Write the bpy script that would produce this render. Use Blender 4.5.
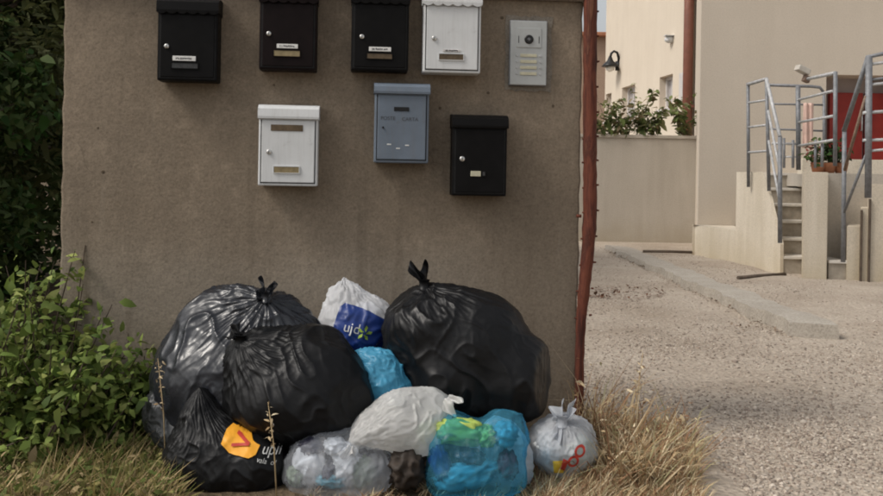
import bpy, bmesh, math, random
import numpy as np
from mathutils import Vector, Matrix
from mathutils.bvhtree import BVHTree
R = math.radians
rng = np.random.default_rng(7)
random.seed(7)
for o in list(bpy.data.objects): bpy.data.objects.remove(o)
scene = bpy.context.scene
COL = scene.collection

# ------------------------------------------------------------ camera
FPX, CX, HY, CAMH, ROLL = 950.0, 441.5, 176.0, 0.946, R(1.0)
W, H = 883.0, 496.0
cam = bpy.data.cameras.new('camera')
cam.sensor_width = 36; cam.lens = FPX / W * 36
cam.shift_y = -(248 - HY) / W
cam.clip_start = 0.05; cam.clip_end = 3000
camo = bpy.data.objects.new('camera', cam); COL.objects.link(camo)
cr, sr = math.cos(ROLL), math.sin(ROLL)
camo.matrix_world = Matrix(((cr, -sr, 0, 0), (0, 0, -1, 0), (sr, cr, 0, CAMH), (0, 0, 0, 1)))
scene.camera = camo
# ------------------------------------------------------------ sky
SUN_EL, SUN_AZ = R(48), R(-112)       # azimuth measured from +Y towards +X
world = bpy.data.worlds.new('World'); scene.world = world; world.use_nodes = True
wn = world.node_tree; wn.nodes.clear()
wo = wn.nodes.new('ShaderNodeOutputWorld'); bg = wn.nodes.new('ShaderNodeBackground')
sky = wn.nodes.new('ShaderNodeTexSky'); sky.sky_type = 'NISHITA'; sky.sun_disc = False
sky.sun_elevation = SUN_EL; sky.sun_rotation = SUN_AZ
sky.air_density = 1.2; sky.dust_density = 4.0; sky.ozone_density = 0.6
hsv = wn.nodes.new('ShaderNodeHueSaturation'); hsv.inputs['Saturation'].default_value = 0.22
wn.links.new(sky.outputs[0], hsv.inputs['Color']); wn.links.new(hsv.outputs[0], bg.inputs[0])
bg.inputs[1].default_value = 0.12
wn.links.new(bg.outputs[0], wo.inputs[0])
# ------------------------------------------------------------ sun (soft, thin cloud)
sl = bpy.data.lights.new('sun', 'SUN'); sl.energy = 1.35; sl.angle = R(16); sl.color = (1.0, .93, .84)
so = bpy.data.objects.new('sun', sl); COL.objects.link(so)
sd = Vector((math.sin(SUN_AZ) * math.cos(SUN_EL), math.cos(SUN_AZ) * math.cos(SUN_EL), math.sin(SUN_EL)))
so.rotation_euler = sd.to_track_quat('Z', 'Y').to_euler(); so.location = sd * 30
# ------------------------------------------------------------ exposure
vs = scene.view_settings
vs.view_transform = 'Standard'; vs.look = 'None'; vs.gamma = 1; vs.exposure = 0.32; vs.use_curve_mapping = False

# ------------------------------------------------------------ pixel helpers (used to read positions off the photo)
def ray(px, py):
    u, v = px - CX, HY - py
    return (u * cr - v * sr) / FPX, (u * sr + v * cr) / FPX
def at(px, py, Y):
    x, z = ray(px, py); return Vector((x * Y, Y, CAMH + z * Y))
def gnd(px, py, z=0.0):
    x, zz = ray(px, py); Y = (z - CAMH) / zz; return Vector((x * Y, Y, z))
WY0, WX0, WYAW = 3.43, -0.435, R(5)
def wallpt(px, py):
    x, z = ray(px, py); t = math.tan(WYAW)
    Y = (WY0 - t * WX0) / (1 - t * x); return Vector((x * Y, Y, CAMH + z * Y))

# ------------------------------------------------------------ materials
MATS = {}
class NT:
    def __init__(s, name):
        s.m = bpy.data.materials.new(name); s.m.use_nodes = True; s.t = s.m.node_tree
        s.b = s.t.nodes['Principled BSDF']; s.out = s.t.nodes['Material Output']
    def n(s, typ, **kw):
        nd = s.t.nodes.new(typ)
        for k, v in kw.items():
            if k.startswith('_'): setattr(nd, k[1:], v)
            else: nd.inputs[k.replace('__', ' ')].default_value = v
        return nd
    def l(s, a, b): s.t.links.new(a, b)
    def coord(s, kind='Object'): return s.n('ShaderNodeTexCoord').outputs[kind]
    def noise(s, scale, detail=4, rough=.55, co=None, dist=0):
        nd = s.n('ShaderNodeTexNoise', Scale=scale, Detail=detail, Roughness=rough, Distortion=dist)
        if co is not None: s.l(co, nd.inputs['Vector'])
        return nd.outputs['Fac']
    def ramp(s, fac, stops):
        r = s.n('ShaderNodeValToRGB'); e = r.color_ramp.elements
        while len(e) < len(stops): e.new(.5)
        for i, (p, c) in enumerate(stops):
            e[i].position = p; e[i].color = (c, c, c, 1) if isinstance(c, (int, float)) else (*c, 1)
        s.l(fac, r.inputs[0]); return r.outputs[0]
    def mix(s, fac, a, b, mode='MIX'):
        m = s.n('ShaderNodeMix', _data_type='RGBA', _blend_type=mode)
        for v, i in ((fac, 0), (a, 6), (b, 7)):
            if hasattr(v, 'node'): s.l(v, m.inputs[i])
            elif i == 0: m.inputs[0].default_value = v
            else: m.inputs[i].default_value = (*v, 1)
        return m.outputs[2]
    def bump(s, h, strength=.3, dist=.01, prev=None):
        b = s.n('ShaderNodeBump', Strength=strength, Distance=dist); s.l(h, b.inputs['Height'])
        if prev is not None: s.l(prev, b.inputs['Normal'])
        return b.outputs[0]
    def col(s, c):
        if hasattr(c, 'node'): s.l(c, s.b.inputs['Base Color'])
        else: s.b.inputs['Base Color'].default_value = (*c, 1)
    def set(s, **kw):
        for k, v in kw.items(): s.b.inputs[k.replace('__', ' ')].default_value = v
    def nrm(s, n): s.l(n, s.b.inputs['Normal'])

def simple(name, c, rough=.6, var=.18, scale=9, metal=0, bump=.15, bscale=60, spec=.4, grime=0):
    t = NT(name); co = t.coord()
    f = t.noise(scale, 5, .6, co)
    t.col(t.ramp(f, [(.3, tuple(x * (1 - var) for x in c)), (.7, tuple(min(1, x * (1 + var)) for x in c))]))
    r = t.ramp(t.noise(scale * 2.3, 4, .6, co), [(.3, max(0, rough - .1)), (.7, min(1, rough + .1))]); t.l(r, t.b.inputs['Roughness'])
    t.set(Metallic=metal, Specular__IOR__Level=spec)
    if bump: t.nrm(t.bump(t.noise(bscale, 4, .6, co), bump, .004))
    if grime:
        mp = t.n('ShaderNodeMapping'); mp.inputs['Scale'].default_value = (70, 70, 5); t.l(co, mp.inputs[0])
        gm = t.ramp(t.noise(1, 5, .65, mp.outputs[0], .4), [(.5, 0), (.78, grime)]); src = t.b.inputs['Base Color'].links[0].from_socket
        x1 = t.mix(gm, src, (.16, .115, .075)); g2 = t.ramp(t.noise(28, 6, .7, co), [(.6, 0), (.72, grime)]); t.col(t.mix(g2, x1, (.10, .075, .05)))
    MATS[name] = t.m; return t.m

def plaster(name, c, dark, streak=.5, fine=160, bump=.5, low_dirt=0.0, speck=.35, blotch=False):
    t = NT(name); co = t.coord()
    mp = t.n('ShaderNodeMapping'); mp.inputs['Scale'].default_value = (5.5, 5.5, .55); t.l(co, mp.inputs[0])
    st = t.ramp(t.noise(1.0, 5, .6, mp.outputs[0], .4), [(.38, 0), (.68, 1)])
    big = t.ramp(t.noise(1.6, 5, .6, co), [(.3, 0), (.75, 1)])
    base = t.mix(big, c, tuple(.5 * (a + b) for a, b in zip(c, dark)))
    sm = t.n('ShaderNodeMath', _operation='MULTIPLY'); t.l(st, sm.inputs[0]); sm.inputs[1].default_value = streak
    base = t.mix(sm.outputs[0], base, dark)
    if blotch:
        b1 = t.ramp(t.noise(2.6, 7, .68, co, .5), [(.38, 0), (.62, .85)]); base = t.mix(b1, base, tuple(x * .72 for x in c))
        b2 = t.ramp(t.noise(7.5, 6, .7, co, .3), [(.52, 0), (.72, .6)]); base = t.mix(b2, base, tuple(min(1, x * 1.18) for x in c))
        sx = t.n('ShaderNodeSeparateXYZ'); t.l(co, sx.inputs[0])
        def mr(v, a, b, lo=0.0, hi=1.0):
            r = t.n('ShaderNodeMapRange', _interpolation_type='SMOOTHSTEP'); t.l(v, r.inputs[0])
            for k, q in zip((1, 2, 3, 4), (a, b, lo, hi)): r.inputs[k].default_value = q
            return r.outputs[0]
        def mul(a, b):
            m = t.n('ShaderNodeMath', _operation='MULTIPLY')
            for k, q in ((0, a), (1, b)):
                if hasattr(q, 'node'): t.l(q, m.inputs[k])
                else: m.inputs[k].default_value = q
            return m.outputs[0]
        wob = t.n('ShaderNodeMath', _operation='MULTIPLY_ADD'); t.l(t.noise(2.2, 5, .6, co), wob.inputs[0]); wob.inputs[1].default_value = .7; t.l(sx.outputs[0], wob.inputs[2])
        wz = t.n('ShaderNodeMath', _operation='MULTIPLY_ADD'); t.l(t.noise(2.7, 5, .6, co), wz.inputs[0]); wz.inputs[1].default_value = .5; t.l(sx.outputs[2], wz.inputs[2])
        low = mr(wz.outputs[0], 1.05, .7); base = t.mix(mul(low, .55), base, (.30, .26, .208))          # washed-out greyer render low down
        right = mul(mr(wob.outputs[0], .78, 1.0), mr(wz.outputs[0], 1.5, 1.1)); base = t.mix(mul(right, .75), base, tuple(x * .62 for x in c))   # darker at the lower right end
        mq = t.n('ShaderNodeMapping'); mq.inputs['Scale'].default_value = (11, 11, .7); t.l(co, mq.inputs[0])
        run = t.ramp(t.noise(1, 4, .6, mq.outputs[0], .3), [(.58, 0), (.70, 1)]); base = t.mix(mul(run, .6), base, tuple(x * .62 for x in c))       # rain runs
        mq2 = t.n('ShaderNodeMapping'); mq2.inputs['Scale'].default_value = (7, 7, .6); mq2.inputs['Location'].default_value = (3, 1, 5); t.l(co, mq2.inputs[0])
        run2 = t.ramp(t.noise(1, 4, .6, mq2.outputs[0], .3), [(.60, 0), (.74, 1)]); base = t.mix(mul(run2, .4), base, (.34, .295, .235))
        vc = t.n('ShaderNodeTexVoronoi', Scale=1.7, _feature='DISTANCE_TO_EDGE'); nw = t.n('ShaderNodeTexNoise', Scale=7, Detail=5); t.l(co, nw.inputs['Vector'])
        va = t.n('ShaderNodeVectorMath', _operation='MULTIPLY_ADD'); t.l(nw.outputs['Color'], va.inputs[0]); va.inputs[1].default_value = (.25, .25, .25); t.l(co, va.inputs[2]); t.l(va.outputs[0], vc.inputs['Vector'])
        ck = mul(mr(vc.outputs['Distance'], .006, .001), mr(t.noise(1.3, 2, .5, co), .52, .62)); base = t.mix(mul(ck, .55), base, tuple(x * .4 for x in c))   # hairline cracks
        sp2 = t.ramp(t.noise(45, 5, .75, co), [(.35, .86), (.6, 1.06)]); base = t.mix(1.0, base, sp2, 'MULTIPLY')
    sp = t.ramp(t.noise(fine, 3, .7, co), [(.3, 1 - speck), (.5, 1), (.75, 1 + speck * .6)])
    base = t.mix(1.0, base, sp, 'MULTIPLY')
    if low_dirt:
        sx = t.n('ShaderNodeSeparateXYZ'); t.l(co, sx.inputs[0])
        a = t.n('ShaderNodeMath', _operation='MULTIPLY_ADD'); t.l(t.noise(4, 4, .6, co), a.inputs[0]); a.inputs[1].default_value = .5; t.l(sx.outputs[2], a.inputs[2])
        d = t.ramp(a.outputs[0], [(.15, low_dirt), (.62, 0)])
        base = t.mix(d, base, (dark[0] * .9, dark[1] * .85, dark[2] * .7))
    t.col(base); t.set(Roughness=.92, Specular__IOR__Level=.2)
    n1 = t.bump(t.noise(fine * .7, 4, .65, co), bump, .006)
    t.nrm(t.bump(t.noise(9, 4, .5, co), .14, .02, n1))
    MATS[name] = t.m; return t.m

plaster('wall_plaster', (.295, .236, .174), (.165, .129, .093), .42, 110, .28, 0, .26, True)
plaster('cement_patch', (.235, .205, .168), (.17, .148, .12), .4, 120, .5)
plaster('house_beige', (.60, .525, .435), (.52, .45, .365), .25, 60, .25, 0, .1)
plaster('house_cream', (.66, .58, .475), (.56, .48, .385), .3, 60, .25, 0, .1)
plaster('garden_wall', (.48, .435, .375), (.37, .33, .275), .5, 70, .3, .6, .15)
plaster('stair_wall', (.70, .63, .525), (.50, .435, .335), .6, 80, .35, .55, .2)
plaster('tan_far', (.42, .30, .22), (.33, .23, .17), .3, 40, .2)
plaster('concrete', (.44, .40, .345), (.33, .295, .25), .5, 90, .4, 0, .25)
plaster('kerb_concrete', (.42, .38, .325), (.31, .275, .23), .6, 70, .5, 0, .35)
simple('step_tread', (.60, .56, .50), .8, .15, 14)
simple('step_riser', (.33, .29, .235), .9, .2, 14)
simple('black_paint', (.005, .0046, .0046), .5, .3, 20, 0, .06, 300, .12)
simple('brown_paint', (.008, .0045, .0045), .5, .3, 20, 0, .06, 300, .12)
simple('white_paint', (.63, .64, .64), .45, .06, 6, 0, .05, 200, .4, .16)
simple('grey_paint', (.135, .165, .205), .5, .12, 9, 0, .08, 200, .3, .18)
simple('lock_metal', (.62, .61, .58), .3, .1, 30, .9, 0)
simple('brass', (.34, .27, .15), .42, .3, 40, .6, .05)
simple('dull_window', (.045, .045, .045), .3, .3, 40)
simple('brown_window', (.12, .085, .05), .35, .3, 40, .2)
simple('paper_label', (.72, .71, .68), .6, .06, 60)
simple('yellow_label', (.50, .47, .34), .6, .12, 60)
simple('dark_slot', (.006, .006, .006), .7, .2, 20)
simple('ink', (.05, .05, .055), .7, .1, 30)
simple('alu_panel', (.42, .43, .42), .45, .08, 20, .3, .04, 250)
simple('galvanised', (.20, .205, .215), .6, .25, 25, .3, .1, 90)
simple('galvanised_worn', (.44, .44, .44), .6, .25, 20, .2, .1, 90)
simple('rail_rust', (.22, .15, .11), .7, .3, 25, .2, .2, 90)
simple('downpipe', (.19, .075, .05), .55, .15, 10)
simple('window_frame', (.55, .52, .50), .5, .08, 10)
simple('red_door', (.27, .022, .015), .5, .15, 6)
simple('mauve_panel', (.36, .31, .30), .8, .1, 5)
simple('pink_cloth', (.62, .43, .36), .8, .15, 8)
simple('terracotta', (.40, .17, .09), .8, .2, 12)
simple('lamp_black', (.012, .012, .012), .4, .2, 15)
simple('lamp_beige', (.50, .46, .40), .5, .15, 10)
simple('lamp_glass', (.75, .73, .68), .25, .05, 15)
simple('soil_and_pit_shade', (.10, .075, .05), 1, .3, 30)
simple('timber', (.10, .075, .055), .85, .3, 12)
simple('bark', (.07, .05, .035), .95, .35, 15, 0, .5, 40)
simple('stalk', (.42, .31, .17), .85, .3, 30)
simple('orange_print', (.80, .36, .03), .45, .06, 20)
simple('red_print', (.46, .045, .03), .5, .1, 20)
simple('yellow_print', (.75, .48, .05), .5, .1, 20)
simple('white_print', (.62, .62, .60), .5, .08, 20)
simple('green_print', (.30, .42, .05), .5, .12, 20)
simple('packet_blue', (.012, .035, .17), .35, .25, 12, 0, .2, 40)
simple('packet_lime', (.36, .46, .10), .45, .25, 12, 0, .2, 40)
simple('packet_white', (.65, .66, .66), .5, .1, 12, 0, .2, 40)
simple('packet_red', (.14, .02, .03), .5, .2, 12, 0, .2, 40)
simple('packet_navy', (.03, .03, .05), .5, .3, 12, 0, .2, 40)
simple('packet_cyan', (.10, .34, .42), .5, .2, 12, 0, .2, 40)
simple('packet_green', (.14, .18, .11), .5, .2, 12, 0, .2, 40)
simple('packet_mint', (.42, .55, .42), .6, .15, 12)
simple('packet_pink', (.55, .25, .2), .6, .15, 12)
simple('packet_grey', (.35, .37, .42), .6, .15, 12)
simple('card_brown', (.035, .025, .018), .7, .6, 22)
simple('pink_paper', (.62, .45, .40), .7, .12, 25)

def glass(name, c):
    t = NT(name); co = t.coord(); f = t.noise(3, 3, .5, co)
    t.col(t.ramp(f, [(.3, tuple(x * .8 for x in c)), (.7, c)])); t.set(Roughness=.12, Specular__IOR__Level=.6); MATS[name] = t.m
glass('window_glass', (.12, .12, .13)); glass('curtained_glass', (.46, .43, .43))
def vcol(name, rough=.8, spec=.3, trans=0.0, bump=0):
    t = NT(name); a = t.n('ShaderNodeVertexColor', _layer_name='Col'); t.col(a.outputs[0]); t.set(Roughness=rough, Specular__IOR__Level=spec)
    if bump: t.nrm(t.bump(t.noise(140, 4, .6, t.coord()), bump, .003))
    if trans:
        tr = t.n('ShaderNodeBsdfTranslucent'); t.l(a.outputs[0], tr.inputs[0])
        mx = t.n('ShaderNodeMixShader', Fac=trans); t.l(t.b.outputs[0], mx.inputs[1]); t.l(tr.outputs[0], mx.inputs[2]); t.l(mx.outputs[0], t.out.inputs[0])
    MATS[name] = t.m
vcol('leaf', .65, .22, .3); vcol('grass_blade', .8, .2, .25); vcol('stone', .95, .15, 0, .4)
def rust():
    t = NT('rust_pole'); co = t.coord()
    mp = t.n('ShaderNodeMapping'); mp.inputs['Scale'].default_value = (20, 20, 3.2); t.l(co, mp.inputs[0])
    f = t.noise(1, 6, .65, mp.outputs[0], .6)
    c = t.ramp(f, [(.30, (.025, .010, .008)), (.41, (.085, .025, .016)), (.50, (.15, .045, .025)), (.58, (.07, .021, .014)), (.66, (.20, .085, .045)), (.76, (.34, .18, .11))])
    t.col(c); t.set(Roughness=.8, Specular__IOR__Level=.3)
    t.nrm(t.bump(f, 1.0, .012, t.bump(t.noise(90, 4, .6, co), .4, .003))); MATS['rust_pole'] = t.m
rust()
def ground_mat():
    t = NT('gravel_ground'); co = t.coord()
    n1 = t.noise(1.1, 6, .62, co); n2 = t.noise(38, 5, .7, co)
    vo = t.n('ShaderNodeTexVoronoi', Scale=42); t.l(co, vo.inputs['Vector'])
    g = t.ramp(n1, [(.28, (.33, .268, .205)), (.5, (.45, .38, .305)), (.72, (.53, .46, .38))])
    g = t.mix(1.0, g, t.ramp(n2, [(.28, .55), (.5, 1.0), (.75, 1.18)]), 'MULTIPLY')
    g = t.mix(.22, g, t.ramp(vo.outputs['Color'], [(0, (.2, .16, .13)), (1, (.44, .38, .32))]))
    soil_and_pit_shade = t.ramp(t.noise(25, 5, .7, co), [(.3, (.06, .045, .028)), (.7, (.17, .125, .08))])
    sx = t.n('ShaderNodeSeparateXYZ'); t.l(co, sx.inputs[0])
    a = t.n('ShaderNodeMath', _operation='MULTIPLY_ADD'); t.l(t.noise(3.5, 4, .6, co), a.inputs[0]); a.inputs[1].default_value = .7; t.l(sx.outputs[0], a.inputs[2])
    m = t.ramp(a.outputs[0], [(.98, 0), (1.0, 0)])
    r = t.n('ShaderNodeMapRange'); t.l(a.outputs[0], r.inputs[0]); r.inputs[1].default_value = .78; r.inputs[2].default_value = 1.1; r.inputs[3].default_value = 1; r.inputs[4].default_value = 0
    t.col(t.mix(r.outputs[0], g, soil_and_pit_shade)); t.set(Roughness=.97, Specular__IOR__Level=.12)
    d = t.bump(vo.outputs['Distance'], .5, .02, t.bump(n2, .7, .015)); t.nrm(d); MATS['gravel_ground'] = t.m
ground_mat()

def plastic(name, c, rough=.32, alpha=1.0, trans=0.0, crinkle=.35, var=.15, spec=.5, cscale=13):
    """thin bag film: fine crinkle relief, optional see-through and back light"""
    t = NT(name); co = t.coord()
    f = t.noise(7, 4, .6, co)
    col = t.ramp(f, [(.3, tuple(x * (1 - var) for x in c)), (.7, tuple(min(1, x * (1 + var)) for x in c))])
    t.col(col); t.l(t.ramp(t.noise(12, 4, .6, co), [(.3, max(.05, rough - .1)), (.7, rough + .12)]), t.b.inputs['Roughness'])
    t.set(Specular__IOR__Level=spec)
    wn_ = t.n('ShaderNodeTexNoise', Scale=6, Detail=3, Roughness=.55); t.l(co, wn_.inputs['Vector'])
    wv = t.n('ShaderNodeVectorMath', _operation='MULTIPLY_ADD'); t.l(wn_.outputs['Color'], wv.inputs[0]); wv.inputs[1].default_value = (.09, .09, .09); t.l(co, wv.inputs[2])
    mp = t.n('ShaderNodeMapping'); mp.inputs['Scale'].default_value = (1, 1, .55); t.l(wv.outputs[0], mp.inputs[0])
    v1 = t.n('ShaderNodeTexVoronoi', Scale=cscale); t.l(mp.outputs[0], v1.inputs['Vector']); v2 = t.n('ShaderNodeTexVoronoi', Scale=cscale * 2.6); t.l(wv.outputs[0], v2.inputs['Vector'])
    pm = t.ramp(t.noise(4.5, 3, .5, co), [(.35, .15), (.62, 1)])
    h1 = t.n('ShaderNodeMath', _operation='MULTIPLY'); t.l(v1.outputs['Distance'], h1.inputs[0]); t.l(pm, h1.inputs[1])
    nb = t.bump(v2.outputs['Distance'], crinkle * .55, .008, t.bump(h1.outputs[0], crinkle * 1.5, .03, t.bump(t.noise(60, 5, .65, co, 1.0), crinkle * .6, .003))); t.nrm(nb)
    sh = t.b.outputs[0]
    if trans:
        tr = t.n('ShaderNodeBsdfTranslucent'); t.l(col, tr.inputs[0]); t.l(nb, tr.inputs['Normal'])
        mx = t.n('ShaderNodeMixShader', Fac=trans); t.l(sh, mx.inputs[1]); t.l(tr.outputs[0], mx.inputs[2]); sh = mx.outputs[0]
    if alpha < 1:
        tp = t.n('ShaderNodeBsdfTransparent'); tint = tuple(.35 + .65 * x / max(c) for x in c); tp.inputs[0].default_value = (*tint, 1)
        mx = t.n('ShaderNodeMixShader'); t.l(sh, mx.inputs[2]); t.l(tp.outputs[0], mx.inputs[1])
        al = t.ramp(t.noise(5, 4, .6, co), [(.3, max(0, alpha - .15)), (.7, min(1, alpha + .15))]); t.l(al, mx.inputs[0]); sh = mx.outputs[0]
    t.l(sh, t.out.inputs[0]); MATS[name] = t.m
plastic('film_black', (.0055, .0055, .006), .44, crinkle=.14, cscale=8, var=.2, spec=.25)
plastic('film_charcoal', (.018, .0195, .024), .28, crinkle=.2, var=.2, spec=.5, cscale=9)
plastic('film_smoke', (.05, .053, .055), .3, .9, crinkle=.25, spec=.5)
plastic('film_white', (.82, .83, .85), .35, .66, .4, .3, .06, cscale=9)
plastic('film_carrier', (.84, .83, .81), .27, .76, .5, .16, .05, cscale=6)
plastic('film_clear', (.66, .69, .74), .22, .32, .35, .5, .2)
plastic('film_sky', (.11, .46, .70), .32, .9, .35, .28, .15, cscale=8)
plastic('film_blue', (.12, .44, .60), .25, .28, .35, .45, .2)
plastic('film_grey', (.64, .66, .69), .33, .66, .35, .55, .12)

# ------------------------------------------------------------ object helpers
def tag(o, label=None, cat=None, group=None, kind=None):
    for k, v in (('label', label), ('category', cat), ('group', group), ('kind', kind)):
        if v: o[k] = v
    return o
def link(name, me, mat, parent=None, smooth=False):
    if mat is not None and not me.materials: me.materials.append(MATS[mat])
    if smooth: me.polygons.foreach_set('use_smooth', [True] * len(me.polygons))
    o = bpy.data.objects.new(name, me); COL.objects.link(o)
    if parent is not None: o.parent = parent
    return o
def empty(name, loc=(0, 0, 0), rz=0.0):
    o = bpy.data.objects.new(name, None); COL.objects.link(o); o.location = loc; o.rotation_euler = (0, 0, rz); o.empty_display_size = .1; return o
def copy_tree(o, parent=None):
    c = o.copy(); COL.objects.link(c); c.parent = parent
    for ch in list(o.children): copy_tree(ch, c)
    return c
def bm_obj(name, bm, mat, parent=None, smooth=False):
    me = bpy.data.meshes.new(name); bm.normal_update(); bm.to_mesh(me); bm.free(); return link(name, me, mat, parent, smooth)
def add_box(bm, x0, x1, y0, y1, z0, z1, bev=0.0, seg=2):
    t = bmesh.new(); r = bmesh.ops.create_cube(t, size=1)
    for v in t.verts: v.co = Vector(((x0 + x1) / 2 + v.co.x * (x1 - x0), (y0 + y1) / 2 + v.co.y * (y1 - y0), (z0 + z1) / 2 + v.co.z * (z1 - z0)))
    if bev: bmesh.ops.bevel(t, geom=t.edges[:], offset=bev, segments=seg, profile=.6, affect='EDGES')
    me = bpy.data.meshes.new('t'); t.to_mesh(me); t.free(); bm.from_mesh(me); bpy.data.meshes.remove(me)
def box(name, x0, x1, y0, y1, z0, z1, mat, parent=None, bev=.004):
    bm = bmesh.new(); add_box(bm, x0, x1, y0, y1, z0, z1, bev); return bm_obj(name, bm, mat, parent)
def add_tube(bm, pts, rad, n=10, cap=True):
    pts = [Vector(p) for p in pts]; rs = rad if isinstance(rad, (list, tuple)) else [rad] * len(pts)
    rings = []; prev = None
    for i, p in enumerate(pts):
        d = ((pts[min(i + 1, len(pts) - 1)] - pts[max(i - 1, 0)])).normalized()
        up = Vector((0, 0, 1)) if abs(d.z) < .9 else Vector((1, 0, 0))
        if prev is not None: up = prev
        a = d.cross(up).normalized(); b = a.cross(d).normalized(); prev = b
        rings.append([bm.verts.new(p + (a * math.cos(k * 2 * math.pi / n) + b * math.sin(k * 2 * math.pi / n)) * rs[i]) for k in range(n)])
    for r0, r1 in zip(rings, rings[1:]):
        for k in range(n):
            f = bm.faces.new((r0[k], r0[(k + 1) % n], r1[(k + 1) % n], r1[k])); f.smooth = True
    if cap: bm.faces.new(rings[0]); bm.faces.new(rings[-1][::-1])
def tube(name, pts, rad, mat, parent=None, n=10):
    bm = bmesh.new(); add_tube(bm, pts, rad, n); bmesh.ops.recalc_face_normals(bm, faces=bm.faces[:]); return bm_obj(name, bm, mat, parent)
def prism(name, poly, z0, z1, mat, parent=None, bev=0):
    """poly: list of (x,y) counter-clockwise"""
    bm = bmesh.new(); lo = [bm.verts.new((x, y, z0)) for x, y in poly]; hi = [bm.verts.new((x, y, z1)) for x, y in poly]; n = len(poly)
    bm.faces.new(lo[::-1]); bm.faces.new(hi)
    for i in range(n): bm.faces.new((lo[i], lo[(i + 1) % n], hi[(i + 1) % n], hi[i]))
    bmesh.ops.recalc_face_normals(bm, faces=bm.faces[:])
    if bev: bmesh.ops.bevel(bm, geom=bm.edges[:], offset=bev, segments=2, affect='EDGES')
    return bm_obj(name, bm, mat, parent)
def np_mesh(name, V, F, mat, parent=None, cols=None, smooth=False):
    me = bpy.data.meshes.new(name); V = np.asarray(V, np.float32); F = np.asarray(F, np.int32)
    me.vertices.add(len(V)); me.vertices.foreach_set('co', V.ravel())
    k = F.shape[1]; me.loops.add(F.size); me.loops.foreach_set('vertex_index', F.ravel())
    me.polygons.add(len(F)); me.polygons.foreach_set('loop_start', np.arange(0, F.size, k, dtype=np.int32)); me.polygons.foreach_set('loop_total', np.full(len(F), k, np.int32))
    me.update(calc_edges=True)
    if cols is not None:
        a = me.color_attributes.new('Col', 'FLOAT_COLOR', 'POINT'); c = np.ones((len(V), 4), np.float32); c[:, :3] = cols; a.data.foreach_set('color', c.ravel())
    return link(name, me, mat, parent, smooth)
def text_mesh(s, size):
    cu = bpy.data.curves.new('t', 'FONT'); cu.body = s; cu.size = size; cu.align_x = 'CENTER'; cu.align_y = 'CENTER'
    o = bpy.data.objects.new('t', cu); COL.objects.link(o); bpy.context.view_layer.update()
    me = bpy.data.meshes.new_from_object(o); bpy.data.objects.remove(o); bpy.data.curves.remove(cu); me.materials.clear(); return me

# ============================================================ SETTING
g = np.concatenate([-np.geomspace(400, 6, 14), np.linspace(-5, 12, 171), np.geomspace(13, 400, 14)])
gx, gy = np.meshgrid(g, g + 2.0, indexing='ij')
def gz(x, y):
    z = .012 * np.sin(x * 1.7 + .6 * np.sin(y * 1.3)) * np.sin(y * 1.1 + 1) + .006 * np.sin(x * 5.1 + y * 3.7) + .004 * np.sin(x * 9.3 - y * 7.1)
    return np.where((np.abs(x) < 12) & (y < 14), z, 0) - .004
V = np.stack([gx.ravel(), gy.ravel(), gz(gx, gy).ravel()], 1); n = len(g)
ii, jj = np.meshgrid(np.arange(n - 1), np.arange(n - 1), indexing='ij'); a = (ii * n + jj).ravel()
tag(np_mesh('ground', V, np.stack([a, a + n, a + n + 1, a + 1], 1), 'gravel_ground', smooth=True), kind='structure')

# ---- mailbox wall (local frame: x along the wall, -y front)
wl, wr = wallpt(60, 250), wallpt(579, 250)
WB = empty('mailbox_wall', (WX0, WY0, 0), WYAW); tag(WB, 'brown rendered wall carrying the mailboxes and the intercom', 'wall')
WM = Matrix.Translation((WX0, WY0, 0)) @ Matrix.Rotation(WYAW, 4, 'Z'); WI = WM.inverted()
def wloc(px, py): return WI @ wallpt(px, py)
xl, xr = wloc(60, 250).x, wloc(579, 250).x
ztop = wloc(530, 0).z
bm = bmesh.new(); add_box(bm, xl, xr, 0, .22, -.1, ztop, .008, 2)
bmesh.ops.subdivide_edges(bm, edges=[e for e in bm.edges if e.calc_length() > .3], cuts=30, use_grid_fill=True)
for v in bm.verts:
    if abs(v.co.x - xl) < .02 or abs(v.co.x - xr) < .02:
        v.co.x += .003 * math.sin(v.co.z * 21) + .0025 * math.sin(v.co.z * 47 + 1) + .002 * math.sin(v.co.z * 93)
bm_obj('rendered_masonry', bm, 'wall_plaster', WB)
box('coping', xl - .03, xr + .03, -.035, .255, ztop, ztop + .06, 'concrete', WB, .01)
for px, py, r in ((103, 172, .006), (98, 128, .004), (440, 108, .005), (488, 93, .005), (553, 106, .005), (274, 85, .004), (92, 222, .004), (502, 18, .006)):
    p = wloc(px, py); bm = bmesh.new(); bmesh.ops.create_icosphere(bm, subdivisions=2, radius=r)
    for v in bm.verts: v.co = Vector((p.x + v.co.x * (1 + .3 * random.random()), -.0002 + v.co.y * .1, p.z + v.co.z * (.9 + .4 * random.random())))
    bm_obj('plaster_pit', bm, 'soil_and_pit_shade', WB, True)  # flat spots, coloured dark for the shade inside a pit

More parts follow.
